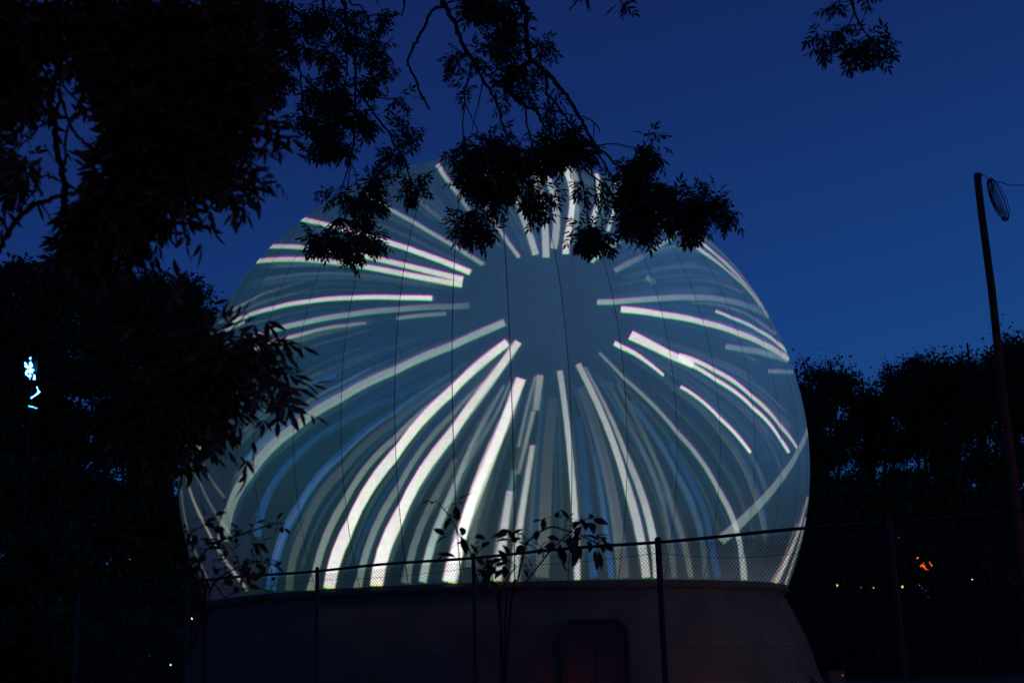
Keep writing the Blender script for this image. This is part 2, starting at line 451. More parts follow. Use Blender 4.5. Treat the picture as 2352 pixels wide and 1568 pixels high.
def spot_gobo(name, pos, N=1400):
    pos = np.array(pos, float); C = np.array(DC)
    fw = C - pos; D = np.linalg.norm(fw); fw /= D
    zl = -fw
    xl = np.cross((0, 0, 1.0), zl); xl /= np.linalg.norm(xl)
    yl = np.cross(zl, xl)
    half = math.tan(math.asin(DR / D)) * 1.03
    u = (np.arange(N) + .5) / N * 2 - 1
    U, V = np.meshgrid(u * half, u * half)
    d = (-U)[..., None] * xl + (-V)[..., None] * yl + fw       # ray for texture point (U, V)
    d /= np.linalg.norm(d, axis=-1, keepdims=True)
    oc = pos - C
    b = (d * oc).sum(-1); disc = b * b - (oc @ oc - DR * DR)
    hit = disc > 0
    t = -b - np.sqrt(np.maximum(disc, 0))
    H = pos + d * t[..., None]
    n = (H - C) / DR
    hit &= H[..., 2] > RIMZ + .01
    cosl = np.maximum(-(n * d).sum(-1), .12)
    # where this point of the membrane lies in the show's picture
    E = np.array(EYE); rel = H - E
    w = rel @ np.array(CW)
    px = 1176 + F * (rel @ np.array(CA)) / w
    py = 784 - F * (rel @ np.array(CB)) / w
    front = ((E - H) * n).sum(-1) > 0
    xi = np.clip(px, 0, PW - 2); yi = np.clip(py, 0, PH - 2)
    x0 = xi.astype(int); y0 = yi.astype(int); fx = (xi - x0)[..., None]; fy = (yi - y0)[..., None]
    S = (PICT[y0, x0] * (1 - fx) * (1 - fy) + PICT[y0, x0 + 1] * fx * (1 - fy) + PICT[y0 + 1, x0] * (1 - fx) * fy + PICT[y0 + 1, x0 + 1] * fx * fy)
    S = np.where(front[..., None], S, np.array((.045, .09, .14)))
    low = np.clip(1 - (H[..., 2] - RIMZ) / .10, 0, 1)
    S[..., 2] *= 1 - .85 * low                                 # the picture's last line is yellow green
    S = np.maximum(S - AMB, 0.0)
    az = np.arctan2(n[..., 0], -n[..., 1])
    side = 1 if pos[0] > C[0] else -1
    wt_ = np.clip(.5 + side * az / math.radians(24), 0, 1); wt_ = wt_ * wt_ * (3 - 2 * wt_)
    E_ = S * (math.pi / ALB) * (t ** 2 / cosl)[..., None] * wt_[..., None] * hit[..., None]
    img = bpy.data.images.new(name, N, N, alpha=True, float_buffer=True, is_data=True)
    buf = np.ones((N, N, 4), np.float32)
    SC = 1.0 / 1000.0
    buf[..., :3] = E_ * SC
    img.pixels.foreach_set(buf.ravel())
    img.update(); img.pack()
    ld = bpy.data.lights.new(name, 'SPOT')
    ld.energy = 4 * math.pi ** 2
    ld.spot_size = 2 * math.atan(half) * 1.45
    ld.spot_blend = 0.0
    ld.shadow_soft_size = 0.0
    ld.use_nodes = True
    nt = ld.node_tree
    em = nt.nodes['Emission']
    tc = nt.nodes.new('ShaderNodeTexCoord'); sp = nt.nodes.new('ShaderNodeSeparateXYZ')
    nt.links.new(tc.outputs['Normal'], sp.inputs[0])
    cb = nt.nodes.new('ShaderNodeCombineXYZ')
    for ax in ('X', 'Y'):
        dv = nt.nodes.new('ShaderNodeMath'); dv.operation = 'DIVIDE'
        nt.links.new(sp.outputs[ax], dv.inputs[0]); nt.links.new(sp.outputs['Z'], dv.inputs[1])
        ma = nt.nodes.new('ShaderNodeMath'); ma.operation = 'MULTIPLY_ADD'
        ma.inputs[1].default_value = .5 / half; ma.inputs[2].default_value = .5
        nt.links.new(dv.outputs[0], ma.inputs[0]); nt.links.new(ma.outputs[0], cb.inputs[ax])
    ti = nt.nodes.new('ShaderNodeTexImage'); ti.image = img; ti.extension = 'CLIP'
    nt.links.new(cb.outputs[0], ti.inputs[0])
    nt.links.new(ti.outputs[0], em.inputs['Color'])
    em.inputs['Strength'].default_value = 1000.0 * GOBO_K
    lo = bpy.data.objects.new(name, ld)
    lo.matrix_world = Matrix(((xl[0], yl[0], zl[0], pos[0]), (xl[1], yl[1], zl[1], pos[1]), (xl[2], yl[2], zl[2], pos[2]), (0, 0, 0, 1)))
    COL.objects.link(lo)
GOBO_K = 1.0 / math.pi
for sd, nm in ((-1, 'projector_light'), (1, 'projector_light')):
    a_ = math.radians(50) * sd
    spot_gobo(nm, (DC.x + 36 * .978 * math.sin(a_), DC.y - 36 * .978 * math.cos(a_), DC.z + 36 * .208))

# ------------------------------------------------------------------ ground
g = Buf()
n_ = 24
gv = []; gf = []
for i in range(n_ + 1):
    for j in range(n_ + 1):
        x = (i / n_ * 2 - 1); y = (j / n_ * 2 - 1)
        gv.append((x * abs(x) * 900, y * abs(y) * 900 + 40, 0.0))
for i in range(n_):
    for j in range(n_):
        a = i * (n_ + 1) + j
        gf.append([a, a + n_ + 1, a + n_ + 2, a + 1])
tag(obj('ground', mesh('ground', gv, gf, M['grass'])), kind='structure')

# ------------------------------------------------------------------ dome building
bld = empty('dome_building', (DC.x, DC.y, 0))
tag(bld, 'large white ball shaped dome on a dark flared base, white light streaks projected over it', 'dome building')
NG = 42
a_off = math.radians(3.6)
ph0 = math.asin((RIMZ - DC.z) / DR)
for k in range(NG):
    a0 = a_off + 2 * math.pi * k / NG; a1 = a_off + 2 * math.pi * (k + 1) / NG
    V = []; Fc = []
    nu, nv = 8, 40
    g_ = 0.012
    for j in range(nv + 1):
        ph = ph0 + (math.radians(88.5) - ph0) * j / nv
        for i in range(nu + 1):
            q = i / nu
            edge = g_ / max(math.cos(ph) * DR, .05)
            a = (a0 + edge) * (1 - q) + (a1 - edge) * q
            r = DR - .012 + .030 * (1 - (2 * q - 1) ** 2) * math.cos(ph)
            V.append((DC.x + r * math.cos(ph) * math.sin(a), DC.y - r * math.cos(ph) * math.cos(a), DC.z + r * math.sin(ph)))
    for j in range(nv):
        for i in range(nu):
            s0 = j * (nu + 1) + i
            Fc.append([s0, s0 + 1, s0 + nu + 2, s0 + nu + 1])
    obj('fabric_panel', mesh('fabric_panel', V, Fc, M['fabric'], True), bld)
    sb = Buf()
    pts = []
    for j in range(41):
        ph = ph0 + (math.radians(88.5) - ph0) * j / 40
        pts.append((DC.x + (DR - .012) * math.cos(ph) * math.sin(a0), DC.y - (DR - .012) * math.cos(ph) * math.cos(a0), DC.z + (DR - .012) * math.sin(ph)))
    sb.tube(pts, .010, 4, False)
    sb.build('seam', M['seam'], bld)
# crown cap
V = [(DC.x, DC.y, DC.z + DR + .05)]; Fc = []
for k in range(36):
    a = 2 * math.pi * k / 36
    V.append((DC.x + .7 * math.sin(a), DC.y - .7 * math.cos(a), DC.z + DR - .01))
for k in range(36): Fc.append([0, 1 + k, 1 + (k + 1) % 36])
obj('top_cap', mesh('top_cap', V, Fc, M['fabric'], True), bld)
def lathe(name, prof, mat, n=144, a0=0.0, a1=2 * math.pi, smooth=True):
    V = []; Fc = []
    full = abs(a1 - a0 - 2 * math.pi) < 1e-6
    m = n if full else n + 1
    for i in range(m):
        a = a0 + (a1 - a0) * i / n
        for r, z in prof: V.append((DC.x + r * math.sin(a), DC.y - r * math.cos(a), z))
    L = len(prof)
    for i in range(n):
        i2 = (i + 1) % m
        for j in range(L - 1):
            Fc.append([i * L + j, i2 * L + j, i2 * L + j + 1, i * L + j + 1])
    return obj(name, mesh(name, V, Fc, mat, smooth), bld)
lathe('wall', [(RIMR * .985, 3.55), (RIMR * .985, 3.35), (10.85, 3.1), (11.0, 2.8), (11.2, 2.3), (11.42, 1.8), (11.6, 1.2), (11.75, .6), (11.9, .2), (12.0, -.2)], M['concrete'])
lathe('rim', [(RIMR - .6, RIMZ + .0), (RIMR - .02, RIMZ - .005), (RIMR + .03, RIMZ - .03), (RIMR + .03, RIMZ - .18), (RIMR - .05, RIMZ - .25), (RIMR - .5, RIMZ - .25)], M['rim'])
# entrance: a box porch with chamfered top corners and two dark door leaves
p0 = at(1362, 1425, 38.6)
door = empty('door', (p0.x, 38.5, 0)); door.parent = bld
door.matrix_parent_inverse = Matrix.Translation(bld.location).inverted()
def porch(w, h, ch, y0, y1, name, mat, th, parent):
    out = [(-w, 0), (-w, h - ch), (-w + ch, h), (w - ch, h), (w, h - ch), (w, 0)]
    inn = [(-w + th, 0), (-w + th, h - ch - th * .4), (-w + ch + th * .4, h - th), (w - ch - th * .4, h - th), (w - th, h - ch - th * .4), (w - th, 0)]
    V = []; Fc = []
    for y in (y0, y1):
        for x, z in out: V.append((p0.x + x, y, z))
        for x, z in inn: V.append((p0.x + x, y, z))
    for i in range(5):
        Fc += [[i, i + 1, 7 + i, 6 + i], [12 + i, 18 + i, 19 + i, 13 + i], [i, 12 + i, 13 + i, i + 1], [6 + i, 7 + i, 19 + i, 18 + i]]
    return obj(name, mesh(name, V, Fc, mat), parent)
porch(.98, 2.50, .30, 37.9, 40.6, 'door_frame', M['frame'], .10, door)
for s in (-1, 1):
    b = Buf(); b.box((p0.x + s * .43, 38.15, 1.17), .84, .06, 2.30)
    dl = b.build('door_leaf', M['door'], door)
b = Buf(); b.box((p0.x, 38.15, 2.36), 1.3, .05, .07)
b.build('lintel', M['frame'], door)
# ------------------------------------------------------------------ chain link fence
rail_px = [(480, 1335), (728, 1303), (1090, 1275), (1513, 1241), (1845, 1218)]
R3 = [at_z(x, y, 3.1) for x, y in rail_px]
xs = np.array([p.x for p in R3]); ys = np.array([p.y for p in R3])
kf = np.polyfit(xs, ys, 1)
def fpt(x, z): return Vector((x, kf[0] * x + kf[1], z))
def fx_at(px, py):      # where the view ray meets the fence plane
    d = ray(px, py); t = (kf[1]) / (d.y - kf[0] * d.x)
    return t * d.x
fence = empty('chain_link_fence', fpt(0, 0))
tag(fence, 'tall dark chain link fence with a pipe rail running in front of the dome', 'fence')
px_posts = [fx_at(728, 1400), fx_at(1090, 1400), fx_at(1520, 1400)]
dxp = (px_posts[2] - px_posts[0]) / 2
posts = [px_posts[0] - 2 * dxp, px_posts[0] - dxp] + px_posts + [px_posts[2] + dxp, px_posts[2] + 2 * dxp, px_posts[2] + 3 * dxp]
for i, x in enumerate(posts):
    b = Buf(); r = .047 if i == 4 else .034
    b.tube([fpt(x, -.1), fpt(x, 3.13)], r, 12)
    b.tube([fpt(x, 3.13), fpt(x, 3.16)], [r * 1.15, r * .5], 12)
    b.build('post', M['metal'], fence)
x0f, x1f = posts[0], posts[-1]
b = Buf()
rp = []; xx = x0f
while xx < x1f + .01:
    rp.append(fpt(xx, 3.1 + .012 * math.sin(xx * 2.1) - .006)); xx += (x1f - x0f) / 60
b.tube(rp, .024, 8); b.build('top_rail', M['metal'], fence)
for zz, sag in ((2.93, .16), (1.6, .02), (.12, .02)):
    b = Buf()
    for i in range(len(posts) - 1):
        sg = sag * (1.0 if i in (4, 5) else .25)
        pts = [fpt(posts[i] * (1 - q) + posts[i + 1] * q, zz - 4 * sg * q * (1 - q)) + Vector((0, -.02, 0)) for q in np.linspace(0, 1, 9)]
        b.tube(pts, .004, 4, False)
    b.build('tension_wire', M['wire'], fence)
b = Buf(); cell = .060; H0, H1 = .05, 3.03
dirx = Vector((1, kf[0], 0)).normalized()
o0 = fpt(x0f, 0); Ln = (fpt(x1f, 0) - o0).length
def wp(s, z, y=0.0): return o0 + dirx * s + Vector((0, y - .03, z))
s = -(H1 - H0)
while s < Ln:
    for sg, oy in ((1, -.003), (-1, .003)):
        sa, sb_ = s, s + (H1 - H0)
        za, zb = (H0, H1) if sg > 0 else (H1, H0)
        pa, pb = sa, sb_; z1, z2 = za, zb
        if pa < 0: z1 = z1 + (z2 - z1) * (-pa) / (pb - pa); pa = 0
        if pb > Ln: z2 = z1 + (z2 - z1) * (Ln - pa) / (pb - pa); pb = Ln
        if pb - pa > .01:
            m = [wp(pa + (pb - pa) * q, z1 + (z2 - z1) * q, oy + .012 * math.sin((pa + (pb - pa) * q) * 5 + q * 3)) for q in (0, .25, .5, .75, 1)]
            b.tube(m, .0031, 3, False)
    s += cell
tag(b.build('wire_mesh', M['wire'], fence), kind='stuff')

# ------------------------------------------------------------------ leaning pole with a coil of cable
PY = 19.0
pt = at(2245.5, 403, PY); pb_ = at(2345, 1250, PY - .0)
dv = (pb_ - pt).normalized()
base = pt + dv * ((0 - pt.z) / dv.z)
pole = empty('wooden_pole', base)
tag(pole, 'tall leaning brown pole at the right edge with cables tied to its top', 'pole')
b = Buf()
n = 14
b.tube([base.lerp(pt, i / n) + Vector((.01 * math.sin(i * 1.3), 0, 0)) for i in range(n + 1)], [.072 - .016 * i / n for i in range(n + 1)], 14)
b.build('shaft', M['pole'], pole, True)
b = Buf(); b.tube([pt - (pt - base).normalized() * .03, pt + (pt - base).normalized() * .025], [.064, .060], 14)
b.build('cap', M['metal'], pole)
coil = empty('cable_coil', at(2288, 420, PY))
tag(coil, 'loosely wound coil of black cable hanging beside the top of the pole', 'cable coil')
cc = at(2289, 461, PY - .1)
ax = (at(2309, 512, PY - .1) - at(2269, 414, PY - .1)); la = ax.length / 2; ax.normalize()
sx = Vector((1, .2, 0)); sx = (sx - ax * sx.dot(ax)).normalized(); sy = ax.cross(sx)
b = Buf()
for k in range(9):
    wv = (.028 + .0135 * k) if k < 6 else rnd.uniform(.06, .125)
    off = rnd.uniform(-.05, .05); ll = la * rnd.uniform(.90, 1.0)
    pts = []
    for i in range(25):
        a = 2 * math.pi * i / 24
        pts.append(cc + ax * (-math.cos(a) * ll + rnd.uniform(-.004, .004)) + sx * (math.sin(a) * wv + (-.03 if k < 5 else .0) * abs(math.sin(a))) + sy * (off * math.sin(a) + .01 * k))
    b.tube(pts, .0055, 5, False)
b.build('loop', M['cable'], coil)
b = Buf(); b.tube([at(2268, 424, PY - .1), at(2274, 416, PY - .12), at(2282, 424, PY - .1), at(2279, 440, PY - .1)], .014, 6)
b.build('tie', M['cable'], coil)
b = Buf()
wp_ = [(2249, 401), (2260, 403), (2272, 412), (2288, 417), (2304, 420), (2318, 426), (2334, 424), (2352, 426), (2420, 423), (2560, 430)]
C = catmull([tuple(at(x, y, PY - .12)) for x, y in wp_], 4)
b.tube([Vector(c) for c in C], .007, 5)
tag(b.build('overhead_cable', M['cable']), 'thin black cable running from the pole top out past the right edge', 'cable')

# ------------------------------------------------------------------ leaves
def leaflet(L, w, fold=.18, curl=.12):
    # lens shaped blade along +x, folded on its midrib
    prof = [(0, 0), (.22, .72), (.5, 1.0), (.78, .62), (1, 0)]
    V = []; Fc = []
    mid = []; lf = []; rt = []
    for t, q in prof:
        z = -curl * L * t * t
        mid.append(len(V)); V.append((t * L, 0, z))
        if q > 0:
            lf.append(len(V)); V.append((t * L, q * w / 2, z + fold * q * w / 2))
            rt.append(len(V)); V.append((t * L, -q * w / 2, z + fold * q * w / 2))
    T_ = [(mid[0], mid[1], lf[0]), (mid[1], mid[2], lf[1]), (mid[1], lf[1], lf[0]), (mid[2], mid[3], lf[2]), (mid[2], lf[2], lf[1]), (mid[3], mid[4], lf[2]),
          (mid[0], rt[0], mid[1]), (mid[1], rt[1], mid[2]), (mid[1], rt[0], rt[1]), (mid[2], rt[2], mid[3]), (mid[2], rt[1], rt[2]), (mid[3], rt[2], mid[4])]
    return np.array(V), np.array(T_)
def pinnate(L, pairs, ll, lw, droop):
    V = []; Fc = []; nb = 0
    def add(v, f):
        nonlocal nb
        V.append(v); Fc.append(f + nb); nb += len(v)
    lv, lf = leaflet(ll, lw)
    # rachis as a thin strip
    n = 6; rv = []; 
    for i in range(n + 1):
        t = i / n; x = t * L; z = -droop * L * t * t
        h = .0016 * (1 - t * .6) * L / .25
        rv += [(x, h, z), (x, -h, z)]
    rf = []
    for i in range(n):
        a = 2 * i; rf += [(a, a + 1, a + 3), (a, a + 3, a + 2)]
    add(np.array(rv), np.array(rf))
    def place(x, ang, s, roll):
        c, sn = math.cos(ang), math.sin(ang)
        v = lv * s
        cr, sr = math.cos(roll), math.sin(roll)
        v = np.stack([v[:, 0], v[:, 1] * cr - v[:, 2] * sr, v[:, 1] * sr + v[:, 2] * cr], 1)
        dz = -rnd.uniform(.1, .5)
        v = np.stack([v[:, 0] * c - v[:, 1] * sn, v[:, 0] * sn + v[:, 1] * c, v[:, 2] + v[:, 0] * dz], 1)
        t = x / L
        add(v + np.array((x, 0, -droop * L * t * t)), lf)
    for i in range(pairs):
        t = .28 + .62 * i / (pairs - 1)
        s = .75 + .35 * math.sin(math.pi * (i + 1) / (pairs + .5)) + rnd.uniform(-.1, .1)
        for sd in (1, -1):
            if rnd.random() < .06: continue
            place(t * L, sd * rnd.uniform(.65, 1.05), s, sd * rnd.uniform(-.5, .5))
    place(L, rnd.uniform(-.15, .15), 1.1, rnd.uniform(-.4, .4))
    return np.vstack(V), np.vstack(Fc)
def simple_leaf(L, w):
    v, f = leaflet(L, w, .25, .25)
    return v + np.array((.006, 0, 0)), f
def quat_frames(dirs):
    # rotation matrices whose x axis is dir, random roll, z roughly up
    n = len(dirs)
    x = dirs / np.linalg.norm(dirs, axis=1, keepdims=True)
    up = np.tile((0, 0, 1.0), (n, 1)) + rng.normal(0, .45, (n, 3))
    y = np.cross(up, x); y /= np.linalg.norm(y, axis=1, keepdims=True) + 1e-9
    z = np.cross(x, y)
    return np.stack([x, y, z], 2)
class Foliage:
    def __init__(s, protos, mat):
        s.protos = protos; s.mat = mat
        s.meshes = [mesh('leaf', v, f, mat) for v, f in protos]
        s.P = []; s.R = []; s.S = []
    def add(s, P, R, S):
        s.P.append(P); s.R.append(R); s.S.append(S)
    def build(s, parent, limit=290, one_by_one=True):
        P = np.vstack(s.P); R = np.concatenate(s.R); S = np.concatenate(s.S)
        k = rng.integers(0, len(s.protos), len(P))
        rel = P - np.array(EYE)
        wd = rel @ np.array(CW)
        px = 1176 + F * (rel @ np.array(CA)) / wd; py = 784 - F * (rel @ np.array(CB)) / wd
        inside = (px > 0) & (px < 2352) & (py > 0) & (py < 1568) & (wd > 0)
        score = np.where(inside, S / wd, 0)
        order = np.argsort(-score)
        sing = order[:limit] if one_by_one else order[:0]
        rest = order[limit:] if one_by_one else order
        inv = Matrix.Translation(parent.location).inverted()
        for i in sing:
            o = bpy.data.objects.new('leaf', s.meshes[k[i]])
            m = Matrix([list(R[i][r] * S[i]) + [P[i][r]] for r in range(3)] + [[0, 0, 0, 1]])
            o.parent = parent; o.matrix_parent_inverse = inv
            COL.objects.link(o)
            o.matrix_basis = m
        if len(rest):
            VV = []; FF = []; nb = 0
            for q, (v, f) in enumerate(s.protos):
                idx = rest[k[rest] == q]
                if not len(idx): continue
                w_ = np.einsum('nij,vj->nvi', R[idx] * S[idx][:, None, None], v) + P[idx][:, None, :]
                VV.append(w_.reshape(-1, 3))
                FF.append((f[None] + (np.arange(len(idx)) * len(v))[:, None, None] + nb).reshape(-1, 3))
                nb += len(idx) * len(v)
            o = obj('foliage', mesh('foliage', np.vstack(VV), np.vstack(FF), s.mat), parent)
            tag(o, kind='stuff')
def blobs_to_leaves(fol, blobs, depth_of, leaf_len, per_area, twig_buf, skel, droop=.35, anchor_leaves=9, spread=1.0):
    """blob: (x, y, rx, ry, density). Sprays of leaves on twigs that reach from the nearest branch."""
    for (bx, by, rx, ry, dens) in blobs:
        D = depth_of(bx, by)
        lp = leaf_len * F / D                        # leaf length as it shows
        ex, ey = max(rx - lp * .55, rx * .30), max(ry - lp * .55, ry * .30)
        nl = max(3, int(rx * ry * math.pi * dens * per_area))
        na = max(1, int(round(nl / anchor_leaves)))
        for _ in range(na):
            a = rnd.uniform(0, 2 * math.pi); r = math.sqrt(rnd.random())
            ax_, ay_ = bx + ex * r * math.cos(a), by + ey * r * math.sin(a)
            dd = D + rnd.uniform(-1, 1) * max(ex, ey) * D / F * .9 * spread
            A = at(ax_, ay_, dd)
            # twig from the nearest branch point
            if skel:
                best = min(skel, key=lambda p: (p - A).length)
                if (best - A).length < 3.0:
                    mid = best.lerp(A, .5) + Vector((rnd.uniform(-1, 1), rnd.uniform(-1, 1), rnd.uniform(-.2, .6))) * (best - A).length * .12
                    twig_buf.tube([best, mid, A], [.0055 * D / 9, .004 * D / 9, .0022 * D / 9], 4, False)
                out = (A - best).normalized() if (A - best).length > 1e-4 else Vector((0, 0, -1))
            else:
                out = Vector((0, 0, -1))
            k = anchor_leaves + rnd.randint(-2, 2)
            k = max(2, k)
            d = rng.normal(0, .75, (k, 3)) + np.array(out) * .5 + np.array((0, 0, -droop))
            P = np.tile(np.array(A), (k, 1)) + rng.normal(0, .25, (k, 3)) * leaf_len * .6
            fol.add(P, quat_frames(d), rng.uniform(.75, 1.15, k))
def branch(parts, parent, pts, w0, w1, D0, D1, skel, up=None, mat='bark'):
    """pts in the picture, w in picture px, D depths."""
    n = len(pts)
    P3 = [tuple(at(x, y, D0 + (D1 - D0) * i / (n - 1))) for i, (x, y) in enumerate(pts)]
    w = [(w0 + (w1 - w0) * i / (n - 1)) / 2 / F * D0 for i in range(n)]
    if up is not None:
        for u in reversed(up):
            P3.insert(0, tuple(u)); w.insert(0, w[0] * 1.25)
    C = catmull(P3, 5)
    ww = np.interp(np.linspace(0, len(w) - 1, len(C)), np.arange(len(w)), w)
    ww = ww * (1 + .10 * rng.normal(size=len(C)).clip(-1.5, 1.5))
    jit = rng.normal(0, 1, C.shape) * (ww[:, None] * .35)
    jit[0] = 0
    C = C + jit
    b = Buf(); b.tube([Vector(c) for c in C], list(ww), 7)
    b.build('branch', M['bark'], parent, True)
    for c in C[::1]: skel.append(Vector(c))

# ---- tree B: the tree whose branches hang into the top of the picture
tB_base = Vector((-7.2, 9.0, 0))
tB = empty('hanging_tree', tB_base)
tag(tB, 'dark tree with arching branches and feathery leaf sprays hanging over the dome', 'tree')
skB = []
b = Buf()
trunk = [tB_base, tB_base + Vector((.15, .1, 2.5)), tB_base + Vector((.1, .3, 5.0)), tB_base + Vector((.6, .5, 7.2)), tB_base + Vector((1.4, .6, 8.6))]
C = catmull([tuple(p) for p in trunk], 5)
b.tube([Vector(c) for c in C], list(np.linspace(.34, .20, len(C))), 12)
b.build('trunk', M['bark'], tB, True)
limb = catmull([tuple(trunk[-1]), (-3.6, 9.7, 9.1), (-1.2, 10.0, 9.0), (.6, 10.0, 8.6), (2.6, 10.4, 8.6), (4.2, 10.6, 8.2)], 6)
b = Buf(); b.tube([Vector(c) for c in limb], list(np.linspace(.19, .05, len(limb))), 9); b.build('limb', M['bark'], tB, True)
limbv = [Vector(c) for c in limb]
def lim(x, y, D):
    p = at(x, y, D)
    q = min(limbv, key=lambda v: abs(v.x - p.x) + .2 * abs(v.y - p.y))
    return [q, q.lerp(p, .6) + Vector((.08, 0, .1))]
BB = [
 ([(929,-10),(929,4),(927,20),(924,37)], 6, 3, 10.2, 10.2, True),
 ([(1020,-8),(1021,8),(1017,15),(995,22),(981,48),(968,72),(955,95),(944,120),(937,143),(944,162),(955,183),(961,200),(966,216),(976,234),(987,251)], 9, 5, 10, 10.3, True),
 ([(1020,-8),(1024,20),(1046,55),(1052,75),(1061,95),(1083,135),(1101,168),(1123,205),(1145,249),(1156,293),(1175,330),(1182,360)], 13, 4, 10, 10.2, True),
 ([(1061,95),(1087,139),(1123,176),(1160,205),(1197,242)], 6, 5, 10.05, 10.2, False),
 ([(1083,150),(1076,180),(1068,205),(1068,238),(1063,278),(1065,322)], 5, 3, 10, 9.9, False),
 ([(1068,234),(1083,271),(1098,300)], 3.5, 2, 10, 9.8, False),
 ([(1109,190),(1102,225),(1094,256),(1083,304)], 3.5, 2, 10, 10.4, False),
 ([(1199,-10),(1201,10),(1209,44),(1211,103),(1218,135),(1240,154),(1262,172),(1280,194),(1306,227),(1328,264),(1346,300),(1368,333),(1390,352),(1419,381),(1470,420)], 17, 5, 9.6, 9.9, True),
 ([(1254,166),(1255,190),(1255,216),(1273,234),(1295,264),(1320,297),(1342,319),(1368,341)], 8, 5, 9.6, 9.6, False),
 ([(1160,200),(1185,223),(1207,245),(1233,256),(1244,282),(1262,304),(1284,322),(1324,366),(1353,399),(1383,421),(1412,454)], 8, 4, 10.1, 9.7, False),
 ([(1225,248),(1269,253),(1302,262),(1346,271),(1368,286),(1379,302)], 4, 2.5, 10, 9.5, False),
 ([(1364,284),(1364,304),(1362,324)], 3, 2.5, 9.5, 9.5, False),
 ([(1207,245),(1211,286),(1218,311),(1229,352),(1240,380)], 5, 3, 10, 9.9, False),
 ([(1216,300),(1200,318),(1186,340)], 3, 2, 9.9, 9.9, False),
 ([(1368,335),(1405,331),(1445,337),(1475,345)], 3.5, 2.5, 9.8, 9.7, False),
 ([(1366,333),(1386,374),(1412,414),(1430,440)], 6, 4, 9.8, 9.7, False),
 ([(1324,372),(1335,410),(1342,439),(1346,470),(1348,491),(1355,515)], 4.5, 3, 9.8, 9.6, False),
 ([(1365,405),(1369,440),(1370,465),(1383,505)], 4.5, 2.5, 9.7, 9.6, False),
 ([(1370,465),(1358,478),(1348,491)], 3, 2.5, 9.6, 9.6, False),
 ([(1284,322),(1290,350),(1275,375)], 5, 3, 9.9, 9.9, False),
 ([(1123,300),(1128,360),(1118,420),(1095,470),(1085,520)], 6, 3, 10.2, 10.0, False),
 ([(1175,330),(1200,400),(1235,450)], 5, 3, 10.2, 10.1, False),
 ([(1430,400),(1500,430),(1560,440),(1620,465),(1665,475)], 5, 2.5, 9.8, 9.8, False),
 ([(1430,400),(1470,440),(1500,490),(1560,520)], 5, 2.5, 9.8, 9.9, False),
 ([(788,-10),(792,10),(794,37),(801,95),(816,132),(817,205),(814,270),(812,330),(805,370)], 11, 5, 10.4, 10.6, True),
 ([(816,200),(841,234),(867,271),(893,304),(904,330),(925,360),(945,420)], 6, 4, 10.5, 10.4, False),
 ([(892,302),(915,300),(937,289)], 3, 2.5, 10.4, 10.3, False),
 ([(745,-10),(748,30),(754,51),(779,81),(794,117),(798,146),(790,200)], 8, 4, 10.6, 10.8, True),
 ([(832,190),(845,201),(867,223),(893,227)], 3.5, 2, 10.4, 10.3, False),
 ([(800,-10),(830,15),(850,60),(868,130),(850,180)], 5, 3, 10.1, 10.3, True),
 ([(660,-10),(655,60),(664,120),(666,139),(688,161),(691,183),(695,234),(700,290)], 8, 4, 11, 11, True),
 ([(691,170),(712,190),(735,216)], 4, 2.5, 11, 10.8, False),
 ([(682,100),(684,130),(689,161)], 3.5, 3, 11, 11, False),
 ([(668,145),(660,175),(655,200)], 3, 2, 11, 11, False),
 ([(804,368),(797,395),(790,417),(783,440),(780,500)], 4, 3, 10.6, 10.4, False),
 ([(804,368),(802,400),(798,428)], 3, 3, 10.6, 10.5, False),
 ([(806,372),(815,395),(820,420),(825,460)], 3, 2.5, 10.6, 10.4, False),
 ([(1956,-10),(1957,5),(1963,29),(1973,50),(1983,70),(2000,90)], 7, 3, 9.2, 9.2, True),
 ([(1440,-70),(1436,-30),(1428,-2)], 3, 2, 9.8, 9.8, True),
 ([(1350,-70),(1352,-30),(1350,-8)], 3, 2, 9.8, 9.8, True),
 ([(1963,29),(1957,44),(1945,62),(1920,75)], 4, 2.5, 9.2, 9.1, False),
]
depthB = []
for pts, w0, w1, d0, d1, top in BB:
    branch(None, tB, pts, w0, w1, d0, d1, skB, lim(pts[0][0], pts[0][1], d0) if top else None)
    for i, (x, y) in enumerate(pts): depthB.append((x, y, d0 + (d1 - d0) * i / (len(pts) - 1)))
def dB(x, y): return min(depthB, key=lambda p: (p[0] - x) ** 2 + (p[1] - y) ** 2)[2]
protoB = [pinnate(.12, 3, .060, .0205, .25), pinnate(.135, 3, .058, .0195, .1), pinnate(.10, 2, .066, .0225, .35), pinnate(.13, 3, .054, .019, -.1)]
folB = Foliage(protoB, M['leaf'])
